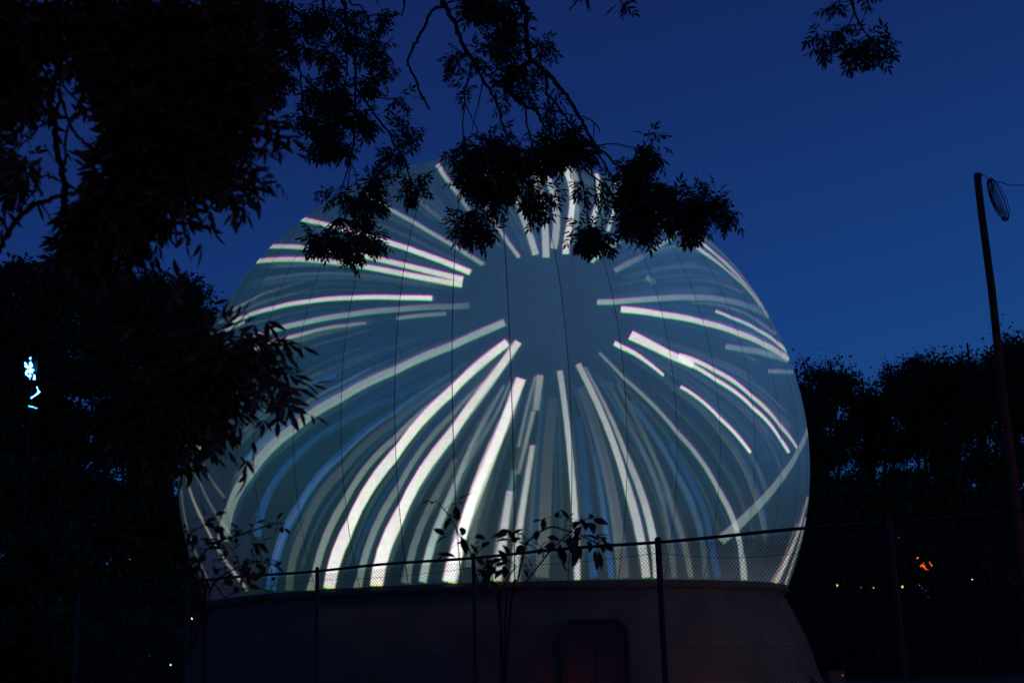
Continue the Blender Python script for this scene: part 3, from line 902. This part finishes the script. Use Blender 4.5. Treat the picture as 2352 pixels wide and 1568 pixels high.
blB = [  # x, y, rx, ry, density
 (560,40,95,75,1.3),(640,50,60,70,1.2),(590,130,85,65,1.1),(610,205,60,45,1.0),(560,215,50,45,1.0),(650,150,40,50,.6),
 (735,40,60,55,.8),(700,110,45,60,.5),(800,55,50,60,.7),(868,55,38,50,.45),(760,140,60,50,.55),(850,110,50,40,.7),(870,150,45,40,.4),
 (750,215,65,60,.9),(715,290,55,50,1.1),(740,335,55,35,1.0),(770,265,60,60,1.0),(840,180,50,50,.5),(835,270,40,50,.9),(800,340,50,30,.8),
 (915,228,38,25,.45),(905,270,35,22,.35),(935,300,30,50,.5),(912,345,35,45,.8),(948,430,32,42,1.2),(860,410,35,45,.8),(830,455,60,40,1.1),(770,450,35,28,.5),
 (830,490,40,30,.8),(790,545,95,38,1.3),(735,545,50,25,.9),(820,580,50,20,.9),
 (1075,-5,60,40,.7),(1120,25,60,40,.9),(1165,50,50,40,.8),(1180,10,40,30,.9),(1050,125,38,38,.5),(1100,110,35,40,.4),(1155,110,45,50,.6),(1190,175,48,50,.8),(1150,165,40,40,.5),(1245,100,28,45,.45),
 (1150,225,35,25,.4),(1235,165,30,30,.4),(1205,215,35,25,.7),(1070,200,22,25,.25),(1130,310,30,35,.4),(1265,240,18,18,.2),(1280,270,18,30,.15),(1272,205,15,30,.15),
 (1075,355,48,52,1.2),(1130,355,60,50,1.2),(1190,360,65,50,1.2),(1090,410,55,40,1.2),(1160,425,80,50,1.2),(1225,450,45,40,.9),(1120,460,45,25,.5),(1242,485,30,22,.7),
 (1085,525,62,40,.95),(1085,485,35,30,.7),(1270,360,50,55,1.2),(1300,330,50,50,1.2),(1250,320,30,35,.6),(1330,350,40,40,1.0),(1330,430,40,30,.35),(1270,430,35,30,.35),(1395,430,30,50,.5),
 (1358,545,68,34,1.2),(1345,525,45,25,.8),(1500,345,35,35,.7),(1475,375,55,40,1.2),(1495,310,20,15,.3),(1470,430,65,45,1.3),(1460,485,55,45,1.3),(1530,450,65,45,1.2),(1520,500,75,38,1.3),
 (1590,455,50,38,1.1),(1600,500,55,35,1.0),(1645,470,42,38,.8),(1668,490,28,22,.8),(1485,535,35,25,.9),(1575,530,40,20,.9),(1430,520,40,25,.6),
 (1895,72,22,18,.7),(1930,78,32,20,.9),(1885,108,20,12,.6),(1960,98,34,22,.9),(2005,92,34,18,1.0),(2040,98,22,12,.8),(1945,130,28,14,.7),(1985,122,24,16,.8),(2015,115,22,14,.6),
 (1430,-6,22,10,.5),(1350,-12,20,10,.4),(1925,6,8,14,.15),(1985,-8,16,8,.3),
]
tw = Buf()
blobs_to_leaves(folB, blB, dB, .135, .0118, tw, skB, droop=.45)
tag(tw.build('twig', M['bark'], tB), kind='stuff')
folB.build(tB, 290)

# ---- tree A: the near tree filling the left side
tA_base = Vector((-3.6, 4.9, 0))
tA = empty('near_tree', tA_base)
tag(tA, 'black out of focus near tree filling the upper left corner with large pointed leaves', 'tree')
skA = []
b = Buf()
C = catmull([tuple(tA_base), (-3.5, 4.9, 1.2), (-3.3, 4.9, 2.2), (-3.1, 4.8, 3.2), (-3.1, 4.8, 4.4)], 5)
b.tube([Vector(c) for c in C], list(np.linspace(.17, .08, len(C))), 12); b.build('trunk', M['bark'], tA, True)
tAv = [Vector(c) for c in C]
def limA(x, y, D):
    p = at(x, y, D)
    q = min(tAv, key=lambda v: abs(v.z - (p.z - .15)))
    return [q, q.lerp(p, .6) + Vector((0, 0, .04))]
BA = [
 ([(-30,590),(0,560),(44,502),(75,475),(95,465),(139,450),(190,440)], 15, 9, 4.8, 4.6, True),
 ([(150,500),(148,440),(143,400),(135,366),(128,293),(115,256),(122,205),(130,150),(135,60),(140,-20)], 19, 10, 4.7, 4.6, False),
 ([(125,280),(137,235),(137,205),(154,270),(176,311),(209,337),(240,355),(300,380)], 9, 6, 4.65, 4.5, False),
 ([(125,284),(105,284),(92,289),(80,300),(70,318),(50,330)], 7, 4, 4.65, 4.6, False),
 ([(150,380),(150,330),(156,290),(170,274),(201,255),(260,230)], 7, 5, 4.65, 4.5, False),
 ([(140,190),(160,215),(198,249),(240,260)], 6, 4, 4.6, 4.5, False),
 ([(50,495),(52,470),(70,450),(90,435),(100,450)], 6, 4, 4.7, 4.7, False),
 ([(150,420),(125,410),(100,405),(85,420),(95,450)], 5, 4, 4.7, 4.7, False),
 ([(95,465),(115,500),(135,520)], 5, 3, 4.7, 4.7, False),
 ([(135,60),(250,120),(380,200),(480,280),(560,320),(565,360)], 10, 4, 4.6, 4.4, False),
 ([(150,480),(240,450),(330,430),(420,440)], 9, 4, 4.7, 4.5, False),
 ([(135,60),(300,40),(450,60),(560,90)], 10, 5, 4.6, 4.6, False),
 ([(300,380),(380,400),(450,410),(530,400)], 6, 3, 4.5, 4.4, False),
 ([(480,280),(540,270),(575,262)], 4, 2, 4.4, 4.4, False),
 ([(-30,880),(100,880),(250,860),(380,840),(480,810),(560,800),(640,830)], 20, 4, 4.8, 4.3, True),
 ([(380,840),(450,900),(540,930),(600,980)], 8, 3, 4.5, 4.3, False),
 ([(380,840),(430,930),(470,990),(480,1010)], 7, 3, 4.5, 4.4, False),
 ([(480,810),(530,760),(565,720)], 6, 3, 4.4, 4.3, False),
]
depthA = []
for pts, w0, w1, d0, d1, top in BA:
    branch(None, tA, pts, w0, w1, d0, d1, skA, limA(pts[0][0], pts[0][1], d0) if top else None)
    for i, (x, y) in enumerate(pts): depthA.append((x, y, d0 + (d1 - d0) * i / (len(pts) - 1)))
def dA(x, y): return min(depthA, key=lambda p: (p[0] - x) ** 2 + (p[1] - y) ** 2)[2]
protoA = [pinnate(.13, 2, .062, .020, .2), pinnate(.15, 3, .060, .019, .05), pinnate(.12, 2, .068, .022, .3)]
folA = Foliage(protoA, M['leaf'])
blA = [
 (40,60,90,110,1.5),(60,200,80,55,1.4),(20,130,60,90,1.4),(190,30,60,60,1.2),(270,60,110,100,1.7),(220,120,60,60,1.3),(360,100,120,110,1.7),(460,90,100,110,1.6),(300,210,80,70,1.7),(400,220,110,90,1.8),(480,200,80,90,1.6),(540,180,60,80,1.2),
 (500,60,90,80,1.5),(380,310,110,70,1.8),(320,380,75,60,1.6),(460,300,80,60,1.6),(420,385,70,42,1.5),(480,370,60,40,1.2),(540,300,40,40,.8),(560,380,45,35,.8),(590,350,22,35,.25),(530,425,25,20,.4),(570,265,35,30,.5),
 (300,450,90,45,1.5),(360,455,50,35,1.0),(440,475,28,24,.6),(340,505,30,24,.6),(300,530,40,30,.8),(230,480,60,60,1.5),(200,540,90,50,1.6),(265,415,40,35,.8),(210,455,35,25,.8),
 (15,360,40,45,.8),(15,430,22,30,.5),(70,345,28,22,.35),(80,400,18,16,.2),(0,310,40,30,1.2),(225,390,20,20,.2),
 (390,890,80,110,1.7),(440,840,75,70,1.6),(450,910,55,48,1.4),(510,810,48,40,1.1),(530,855,48,38,1.2),(530,895,38,28,.9),(445,960,34,22,.7),(515,955,26,20,.4),(585,985,18,22,.45),(590,850,30,22,.6),(580,800,32,24,.7),(535,755,26,26,.6),(580,735,16,24,.3),(610,905,22,18,.3),
 (480,780,34,30,.7),(430,760,40,35,.9),(645,880,18,10,.35),(340,970,60,60,1.4),(445,1015,22,14,.35),(400,990,32,26,1.0),
]
tw = Buf()
blobs_to_leaves(folA, blA, dA, .13, .0062, tw, skA, droop=.35, anchor_leaves=6)
tag(tw.build('twig', M['bark'], tA), kind='stuff')
folA.build(tA, 290)

# ------------------------------------------------------------------ near shrubs with arching shoots
def shrub(name, label, base, shoots, leafpts, D, Ls, cat='shrub'):
    root = empty(name, base)
    tag(root, label, cat)
    sk = []
    for pts, w0, w1 in shoots:
        P3 = [tuple(at(x, y, D)) for x, y in pts]
        P3.insert(0, (base.x + rnd.uniform(-.15, .15), base.y + rnd.uniform(-.1, .1), 0))
        C = catmull(P3, 5)
        b = Buf(); b.tube([Vector(c) for c in C], list(np.linspace(w0 * .8, w1, len(C)) / 2 / F * D), 6)
        b.build('stem', M['bark'], root, True)
        sk += [Vector(c) for c in C]
    fol = Foliage([simple_leaf(Ls, Ls * .46), simple_leaf(Ls * .85, Ls * .5), simple_leaf(Ls * 1.1, Ls * .42)], M['leaf'])
    tb = Buf()
    for (x, y, n, r) in leafpts:
        for _ in range(n):
            a = rnd.uniform(0, 2 * math.pi); q = math.sqrt(rnd.random()) * r
            A = at(x + q * math.cos(a), y + q * math.sin(a), D + rnd.uniform(-.12, .12))
            bst = min(sk, key=lambda p: (p - A).length)
            dirv = (A - bst) if (A - bst).length > .01 else Vector((rnd.uniform(-1, 1), 0, -.3))
            tb.tube([bst, bst.lerp(A, .6) + Vector((0, 0, .01)), A], [.0016, .0013, .001], 3, False)
            d = np.array(dirv.normalized())[None] + rng.normal(0, .6, (1, 3)) + np.array((0, 0, -.25))
            fol.add(np.array(A)[None], quat_frames(d), rng.uniform(.8, 1.2, 1))
    tag(tb.build('twig', M['bark'], root), kind='stuff')
    fol.build(root, 290)
def z5(L): return [(861.3 + x / 2.731, 804 + y / 2.731, n, r) for x, y, n, r in L]
D1 = 6.0
shrub('arching_shrub', 'small shrub with thin arching shoots and blurred leaves before the fence, below the dome centre', Vector((at(1150, 1500, D1).x, D1, 0)),
  [([(1170,1430),(1190,1330),(1205,1260),(1224,1232),(1264,1210),(1301,1218),(1326,1225),(1375,1248)], 8, 3),
   ([(1150,1430),(1110,1370),(1090,1310),(1078,1262),(1055,1229),(1037,1192),(1008,1155)], 8, 2.5),
   ([(1150,1440),(1145,1380),(1165,1330),(1185,1300)], 7, 3),
   ([(1160,1440),(1200,1350),(1260,1270),(1290,1240),(1340,1195),(1360,1190)], 6, 2.5)],
  z5([(370,960,2,6),(525,955,3,10),(490,1040,2,6),(450,1170,2,6),(535,1165,2,6),(605,1200,4,12),(460,1260,1,4),(860,1140,3,12),(930,1150,3,12),(860,1210,3,12),(940,1200,4,12),(1000,1220,4,12),
      (1060,1070,3,10),(1130,1050,3,10),(1200,1070,3,12),(1280,1080,4,12),(1360,1080,5,10),(1070,1230,5,16),(1150,1190,7,16),(1200,1190,9,20),(1260,1200,9,18),(1310,1200,6,16),(1390,1160,3,8),(1420,1200,3,8),(1170,1285,2,5),
      (820,1320,6,16),(960,1340,4,14),(740,1380,6,16),(800,1360,6,16),(660,1240,1,5),(1390,1260,3,8),(620,1290,3,10),(700,1420,8,18),(520,1300,1,4)]),
  D1, .074)
D2 = 5.6
shrub('leafy_shrub', 'small leafy shrub overlapping the lower left edge of the dome', Vector((at(475, 1500, D2).x, D2, 0)),
  [([(472,1430),(485,1350),(530,1310),(590,1290),(640,1300)], 8, 2.5),
   ([(468,1430),(458,1300),(490,1250),(560,1225),(620,1205),(655,1200)], 8, 2.5),
   ([(464,1430),(432,1300),(435,1230),(470,1205)], 8, 2.5),
   ([(475,1430),(520,1370),(580,1350),(630,1360)], 6, 2.5)],
  [(440,1215,8,22),(480,1205,8,22),(510,1230,8,22),(545,1225,4,12),(590,1245,4,14),(640,1205,4,14),(620,1200,3,8),(470,1260,9,26),(520,1270,9,24),(560,1290,9,24),(600,1300,6,18),(640,1300,4,12),(450,1310,9,26),(500,1320,6,24),(540,1330,6,22),
   (590,1250,3,8),(450,1360,8,24),(500,1370,5,22),(560,1350,5,18),(630,1330,3,8),(605,1365,2,8),(575,1215,2,6)],
  D2, .058)

# ------------------------------------------------------------------ trees behind
def far_tree(name, label, blobs, D, nleaf, group, lsize=.16, base_px=None, cat='tree', trunk_r=.28):
    cx = sum(b[0] * b[2] * b[3] for b in blobs) / sum(b[2] * b[3] for b in blobs)
    cx = base_px or cx
    bp = at(cx, 1500, D); bp.z = 0
    root = empty(name, bp)
    tag(root, label, cat, group)
    cs = []
    for (x, y, rx, ry, dn) in blobs:
        c = at(x, y, D); cs.append((c, rx / F * D, ry / F * D, dn))
    top = max(c[0].z for c in cs)
    low = min(c[0].z for c in cs)
    b = Buf()
    hub = Vector((bp.x + rnd.uniform(-.3, .3), D, max(low * .55, .8)))
    C = catmull([tuple(bp), tuple(bp.lerp(hub, .5) + Vector((rnd.uniform(-.15, .15), 0, 0))), tuple(hub), (hub.x + rnd.uniform(-.5, .5), D, top)], 4)
    b.tube([Vector(c) for c in C], list(np.linspace(trunk_r, .05, len(C))), 8)
    b.build('trunk', M['bark'], root, True)
    b = Buf()
    P_ = []; R_ = []; S_ = []
    tot = sum(c[1] * c[2] * c[3] for c in cs)
    for c, rx, rz, dn in cs:
        m = hub.lerp(c, .5) + Vector((rnd.uniform(-.6, .6), rnd.uniform(-.6, .6), rnd.uniform(-.2, .4)))
        b.tube([hub, m, c], [.13, .09, .04], 5, False)
        n = int(nleaf * rx * rz * dn / tot)
        ry = (rx + rz) / 2
        # sub clumps give the outline its lumps and the gaps
        nc = max(8, int(rx * rz * 5.0))
        q = rng.normal(size=(nc, 3)); q /= np.linalg.norm(q, axis=1, keepdims=True)
        q *= rng.uniform(.25, 1.0, (nc, 1)) ** .5
        cl = np.array(c) + q * np.array((rx, ry, rz)) * .86
        for k in range(0, nc, 3):
            e = Vector(cl[k]); b.tube([c, c.lerp(e, .55) + Vector((0, 0, rnd.uniform(-.2, .3))), e], [.04, .025, .012], 3, False)
        ci = rng.integers(0, nc, n)
        sr = rng.uniform(.20, .50, nc)[ci]
        off = rng.normal(size=(n, 3)) * sr[:, None] * np.array((1, 1, .8))
        P_.append(cl[ci] + off)
    b.build('limbs', M['bark'], root)
    P = np.vstack(P_); n = len(P)
    P[:, 2] = np.maximum(P[:, 2], .15)
    d = rng.normal(size=(n, 3)) + np.array((0, 0, -.2))
    R = quat_frames(d)
    S = rng.uniform(.6, 1.3, n) * lsize
    # some bigger leaf sprays inside
    V0 = np.array([(0, 0, 0), (.45, .28, .05), (1, 0, -.1), (.45, -.28, .05)])
    w_ = np.einsum('nij,vj->nvi', R * S[:, None, None], V0) + P[:, None, :]
    Fq = (np.array([[0, 1, 2, 3]])[None] + (np.arange(n) * 4)[:, None, None]).reshape(-1, 4)
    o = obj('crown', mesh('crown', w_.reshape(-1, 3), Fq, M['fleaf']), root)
    o['kind'] = 'stuff'
    return root
LG = 'trees standing to the left of the dome'; RG = 'trees standing to the right of the dome'
far_tree('broadleaf_tree', 'tallest dark tree left of the dome, at the left edge below the near leaves', [(60,700,120,130,1),(170,680,130,110,1),(80,850,140,130,1),(200,820,120,120,1),(40,980,120,110,.8)], 63, 60000, LG, .30)
far_tree('broadleaf_tree', 'dark round topped tree whose crown slopes down against the left side of the dome', [(300,680,90,85,1.2),(360,730,85,95,1.2),(430,770,75,90,1.2),(480,790,50,80,1.1),(340,850,110,110,1),(440,880,90,110,1),(420,700,45,60,1)], 66, 60000, LG, .28)
far_tree('broadleaf_tree', 'dark tree low behind the left rim of the dome with blue sky showing through', [(350,1010,100,110,.75),(240,1010,110,110,.7),(440,1010,70,110,.9),(120,1060,110,100,.6)], 68, 30000, LG, .26)
far_tree('broadleaf_tree', 'dark bushy tree right beside the dome, left end of the right hand tree line', [(1865,915,75,72,1),(1840,960,70,90,1),(1920,900,45,58,.9),(1950,900,28,45,.5),(1890,1010,95,80,.9),(1870,1110,90,70,.8),(1850,845,22,20,.25),(1910,850,30,22,.25)], 66, 34000, RG, .21, base_px=1905)
far_tree('broadleaf_tree', 'dark tree with a small pointed top in the dip of the right hand tree line', [(2035,905,45,55,1),(1990,950,60,55,1),(2075,930,50,70,1),(2010,1020,90,80,.9),(2010,1120,90,60,.8),(2040,865,22,25,.6)], 68, 30000, RG, .21)
far_tree('broadleaf_tree', 'broad dark round crowned tree left of the leaning pole', [(2135,870,62,55,1.1),(2110,920,70,75,1.1),(2190,890,55,60,1),(2150,990,100,80,1),(2150,1110,100,65,.85),(2105,850,25,28,.6),(2165,840,30,25,.7)], 65, 38000, RG, .21)
far_tree('broadleaf_tree', 'tallest dark tree of the right hand line, behind the leaning pole at the right edge', [(2245,855,50,50,1),(2310,840,55,60,1.1),(2360,850,60,70,1.1),(2270,930,90,80,1),(2340,950,90,90,1),(2270,1060,90,80,.9),(2370,1080,80,70,.8),(2318,785,18,18,.4)], 62, 42000, RG, .20)
HG = 'dark bushes under the trees'
k = 0
for x, y, rx, ry, D, lb in [
   (60,1150,150,110,60,'dark bush at the left edge under the glowing blue lamp'),(40,1010,130,120,67,'dark bush high at the left edge behind the blue lamp'),(200,1180,150,110,60,'dark bush in the middle of the left hand undergrowth'),(410,1330,75,150,66,'narrow dark bush tucked in behind the lower left rim of the dome'),(350,1200,100,120,62,'dark bush against the lower left side of the dome'),
   (100,1330,190,120,56,'low dark bush in the lower left corner'),(300,1350,150,120,58,'low dark bush left of the dome base'),
   (1850,1400,60,110,67,'narrow dark bush tucked in behind the lower right rim of the dome'),(1870,1250,100,100,64,'dark bush against the lower right side of the dome'),(1980,1215,100,110,62,'dark bush right of the dome, second from it'),(2100,1225,110,110,60,'dark bush around the orange glow'),(2230,1205,110,115,60,'dark bush just left of the leaning pole foot'),(2350,1215,100,125,58,'dark bush at the right edge behind the pole'),
   (90,1500,200,110,52,'lowest dark bush in the very bottom left corner'),(330,1510,190,100,53,'lowest dark bush at the bottom edge left of the dome base'),
   (1960,1520,130,100,68,'lowest dark bush at the bottom edge right of the dome base'),(2150,1520,170,100,66,'lowest dark bush at the bottom edge left of the pole'),(2340,1520,150,100,64,'lowest dark bush in the very bottom right corner'),
   (1950,1380,140,110,64,'low dark bush right of the dome base under the far lamps'),(2150,1380,150,110,66,'low dark bush in the middle of the right hand undergrowth'),(2330,1390,140,110,62,'low dark bush in the lower right corner')]:
    far_tree('bush', lb, [(x,y,rx,ry,1),(x - rx * .5,y + ry * .4,rx * .6,ry * .7,1),(x + rx * .5,y + ry * .35,rx * .6,ry * .7,1)], D, 20000, HG, .36, cat='bush', trunk_r=.10)
    k += 1

# ------------------------------------------------------------------ lamps
def flecks(b, pts, D, size):
    for x, y, s in pts:
        c = at(x, y, D + rnd.uniform(-.1, .1)); r = s * size / F * D
        n = 6; base_ = len(b.V)
        for i in range(n):
            a = 2 * math.pi * i / n
            rr = r * rnd.uniform(.55, 1.2)
            b.V.append(c + Vector((math.cos(a) * rr, 0, math.sin(a) * rr * 1.15)))
        b.V.append(c + Vector((0, -r * .5, 0))); b.V.append(c + Vector((0, r * .5, 0)))
        for i in range(n):
            b.F.append([base_ + i, base_ + (i + 1) % n, base_ + n]); b.F.append([base_ + (i + 1) % n, base_ + i, base_ + n + 1])
fl = empty('flood_lamp', (at(70, 1500, 56).x, 56, 0))
tag(fl, 'bright blue white lamp glowing through gaps in the dark leaves at the left edge', 'lamp')
b = Buf(); q = at(72, 880, 56.3)
b.tube([Vector((q.x, 56.4, 0)), Vector((q.x, 56.4, q.z + 1.2))], [.04, .03], 8); b.build('mast', M['cable'], fl)
b = Buf(); b.box((q.x, 56.3, q.z + .75), .5, .12, .5); b.build('housing', M['cable'], fl)
pts = []
for k in range(34):
    t = rnd.random(); cx_ = 60 + 14 * t; cy_ = 822 + 48 * t
    pts.append((cx_ + rnd.uniform(-9, 9), cy_ + rnd.uniform(-6, 6), rnd.uniform(2.0, 5.0)))
for k in range(10): pts.append((78 + k * 1.1, 866 + k * 3.4, rnd.uniform(1.6, 3.2)))
for k in range(9): pts.append((91 - k * 2.4, 900 + k * 1.7 * (1 if k > 1 else .4), rnd.uniform(2.2, 3.4)))
for k in range(6): pts.append((66 + k * 3.8, 932 + k * 1.0, rnd.uniform(1.6, 2.4)))
b = Buf(); flecks(b, pts, 55.9, 1.0); b.build('light', M['cyan'], fl)['kind'] = 'stuff'
b = Buf(); flecks(b, [p_ for p_ in pts if p_[2] > 2.3], 55.6, .55); b.build('light_core', M['white'], fl)['kind'] = 'stuff'
def lamp(name, label, x, y, D, s, mat, group, mast=True, extra=None):
    q = at(x, y, D)
    r = empty(name, (q.x, D, 0)); tag(r, label, 'lamp', group)
    b = Buf(); b.tube([Vector((q.x, D + .25, 0)), Vector((q.x, D + .25, max(q.z, .1))), Vector((q.x, D + .12, max(q.z, .1) + .04))], .02, 6); b.build('post', M['cable'], r)
    b = Buf(); b.box((q.x, D + .12, q.z + s / F * D + .03), .16, .2, .04); b.build('hood', M['housing'], r)
    b = Buf(); flecks(b, extra or [(x, y, s)], D, 1.0); o_ = b.build('bulb', mat, r)
    if extra: o_['kind'] = 'stuff'
FG = 'small lamps shining far off on the right'
lamp('street_lamp', 'far amber lamp closest to the dome on the right', 1923, 1343.5, 52, 2.3, M['amber'], FG)
lamp('street_lamp', 'tiny dim orange lamp, second from the dome on the right', 1978, 1348.5, 52, .9, M['orange'], FG)
lamp('street_lamp', 'small amber lamp, third from the dome on the right', 2006, 1348.5, 52, 1.5, M['amber'], FG)
lamp('street_lamp', 'brightest far amber lamp below the orange glow in the bushes', 2073, 1346.5, 52, 2.5, M['amber'], FG)
lamp('street_lamp', 'tiny orange lamp just right of the brightest amber one', 2112, 1343, 52, 1.1, M['orange'], FG)
lamp('street_lamp', 'lone tiny blue white lamp nearest the leaning pole', 2233, 1330, 52, 1.4, M['white'], FG)
lamp('street_lamp', 'tiny orange lamp highest on the right, above the orange glow', 2064, 1234, 52, .9, M['orange'], FG)
lamp('street_lamp', 'orange lamp glowing in scattered specks through the right hand bushes', 2120, 1300, 52, 3, M['orange'], None,
     extra=[(2107,1281,2),(2110,1280,1.4),(2118,1297,2.6),(2122,1301,3),(2115,1300,2),(2126,1306,2.4),(2121,1294,2),(2135,1290,1.9),(2137,1294,1.7),(2140,1298,1.8),(2131,1308,1.2),(2124,1298,1.6)])
lamp('garden_lamp', 'small yellow lamp low to the left of the dome base', 440.5, 1419.5, 36, 2.0, M['yellow'], None)
lamp('garden_lamp', 'tiny white lamp at the bottom left, below the yellow one', 392, 1526, 40, 1.7, M['white'], None)
lamp('garden_lamp', 'tiny dim red lamp in the dark on the left', 298, 1284, 44, 1.0, M['orange'], None)
# utility box right of the base with a small orange light
q = at(1919, 1543, 44); bx = empty('utility_box', (q.x, 44, 0)); tag(bx, 'grey utility box with a small orange light right of the dome base', 'utility box')
b = Buf(); b.box((q.x, 44, q.z / 2), .52, .35, q.z); b.box((q.x, 44, q.z + .02), .58, .41, .04); b.build('cabinet', M['box'], bx)
b = Buf(); b.box((q.x, 43.81, q.z / 2), .44, .02, max(q.z - .1, .1)); b.build('cabinet_door', M['box'], bx)
b = Buf(); flecks(b, [(1935.5, 1550, 1.6)], 43.7, 1.0); b.build('indicator', M['orange'], bx)
# uplighters by the base: the warm patches on the flared wall
def uplight(x, Y, z, col, e, label):
    r = empty('ground_lamp', (x, Y, 0)); tag(r, label, 'lamp')
    b = Buf(); b.tube([(x, Y, 0), (x, Y, z - .08)], .03, 6); b.tube([(x, Y, z - .08), (x, Y, z - .02)], [.03, .07], 8); b.build('stake', M['housing'], r)
    ld = bpy.data.lights.new('ground_lamp_light', 'POINT'); ld.energy = e; ld.color = col; ld.shadow_soft_size = .08
    lo = bpy.data.objects.new('ground_lamp_light', ld); lo.location = (x, Y - .05, z + .06); COL.objects.link(lo); lo.parent = r
    lo.matrix_parent_inverse = Matrix.Translation(r.location).inverted()
q = at(1712, 1545, 39.6)
uplight(q.x, 38.6, .35, (1, .20, .06), 7, 'low orange lamp lighting the lower right of the dome base')
q = at(1375, 1500, 37.2)
uplight(q.x - .6, 36.6, .35, (1, .16, .06), 5, 'low orange lamp in front of the dome entrance')

# street lamp near the pole, and an added red fill lamp behind the camera
def unseen_lamp(x, Y, z, e, label):
    r = empty('street_lamp', (x, Y, 0)); tag(r, label, 'street lamp')
    b = Buf(); b.tube([(x, Y, 0), (x, Y, z + .1)], [.07, .05], 8); b.build('post', M['housing'], r)
    b = Buf(); b.box((x, Y, z + .14), .5, .25, .08); b.build('hood', M['housing'], r)
    ld = bpy.data.lights.new('unseen_lamp_light', 'POINT'); ld.energy = e; ld.color = (1.0, .16, .10); ld.shadow_soft_size = .15
    lo = bpy.data.objects.new('unseen_lamp_light', ld); lo.location = (x, Y, z); COL.objects.link(lo); lo.parent = r
    lo.matrix_parent_inverse = Matrix.Translation(r.location).inverted()
unseen_lamp(1.2, -3.0, 3.4, 170, 'red fill lamp added unseen behind the camera to tint the near leaves')
unseen_lamp(9.6, 15.5, 2.2, 70, 'orange red street lamp beyond the right edge near the pole')

def fill_lamp(x, Y, z, e, label):  # added unseen fill lamp for the base; hood keeps its light off the dome
    r = empty('fill_lamp', (x, Y, 0)); tag(r, label, 'fill lamp')
    b = Buf(); b.tube([(x, Y + .3, 0), (x, Y + .3, z + .12)], [.05, .04], 8); b.build('post', M['housing'], r)
    b = Buf(); b.tube([(x, Y, z + .05), (x, Y, z + .12)], [.60, .30], 20); b.build('hood', M['housing'], r)
    ld = bpy.data.lights.new('fill_lamp_light', 'POINT'); ld.energy = e; ld.color = (.84, .86, 1.0); ld.shadow_soft_size = .04
    lo = bpy.data.objects.new('fill_lamp_light', ld); lo.location = (x, Y, z); COL.objects.link(lo); lo.parent = r
    lo.matrix_parent_inverse = Matrix.Translation(r.location).inverted()
fill_lamp(16.0, 36, 3.30, 230, 'hooded fill lamp added beyond the right edge to brighten the dome base')
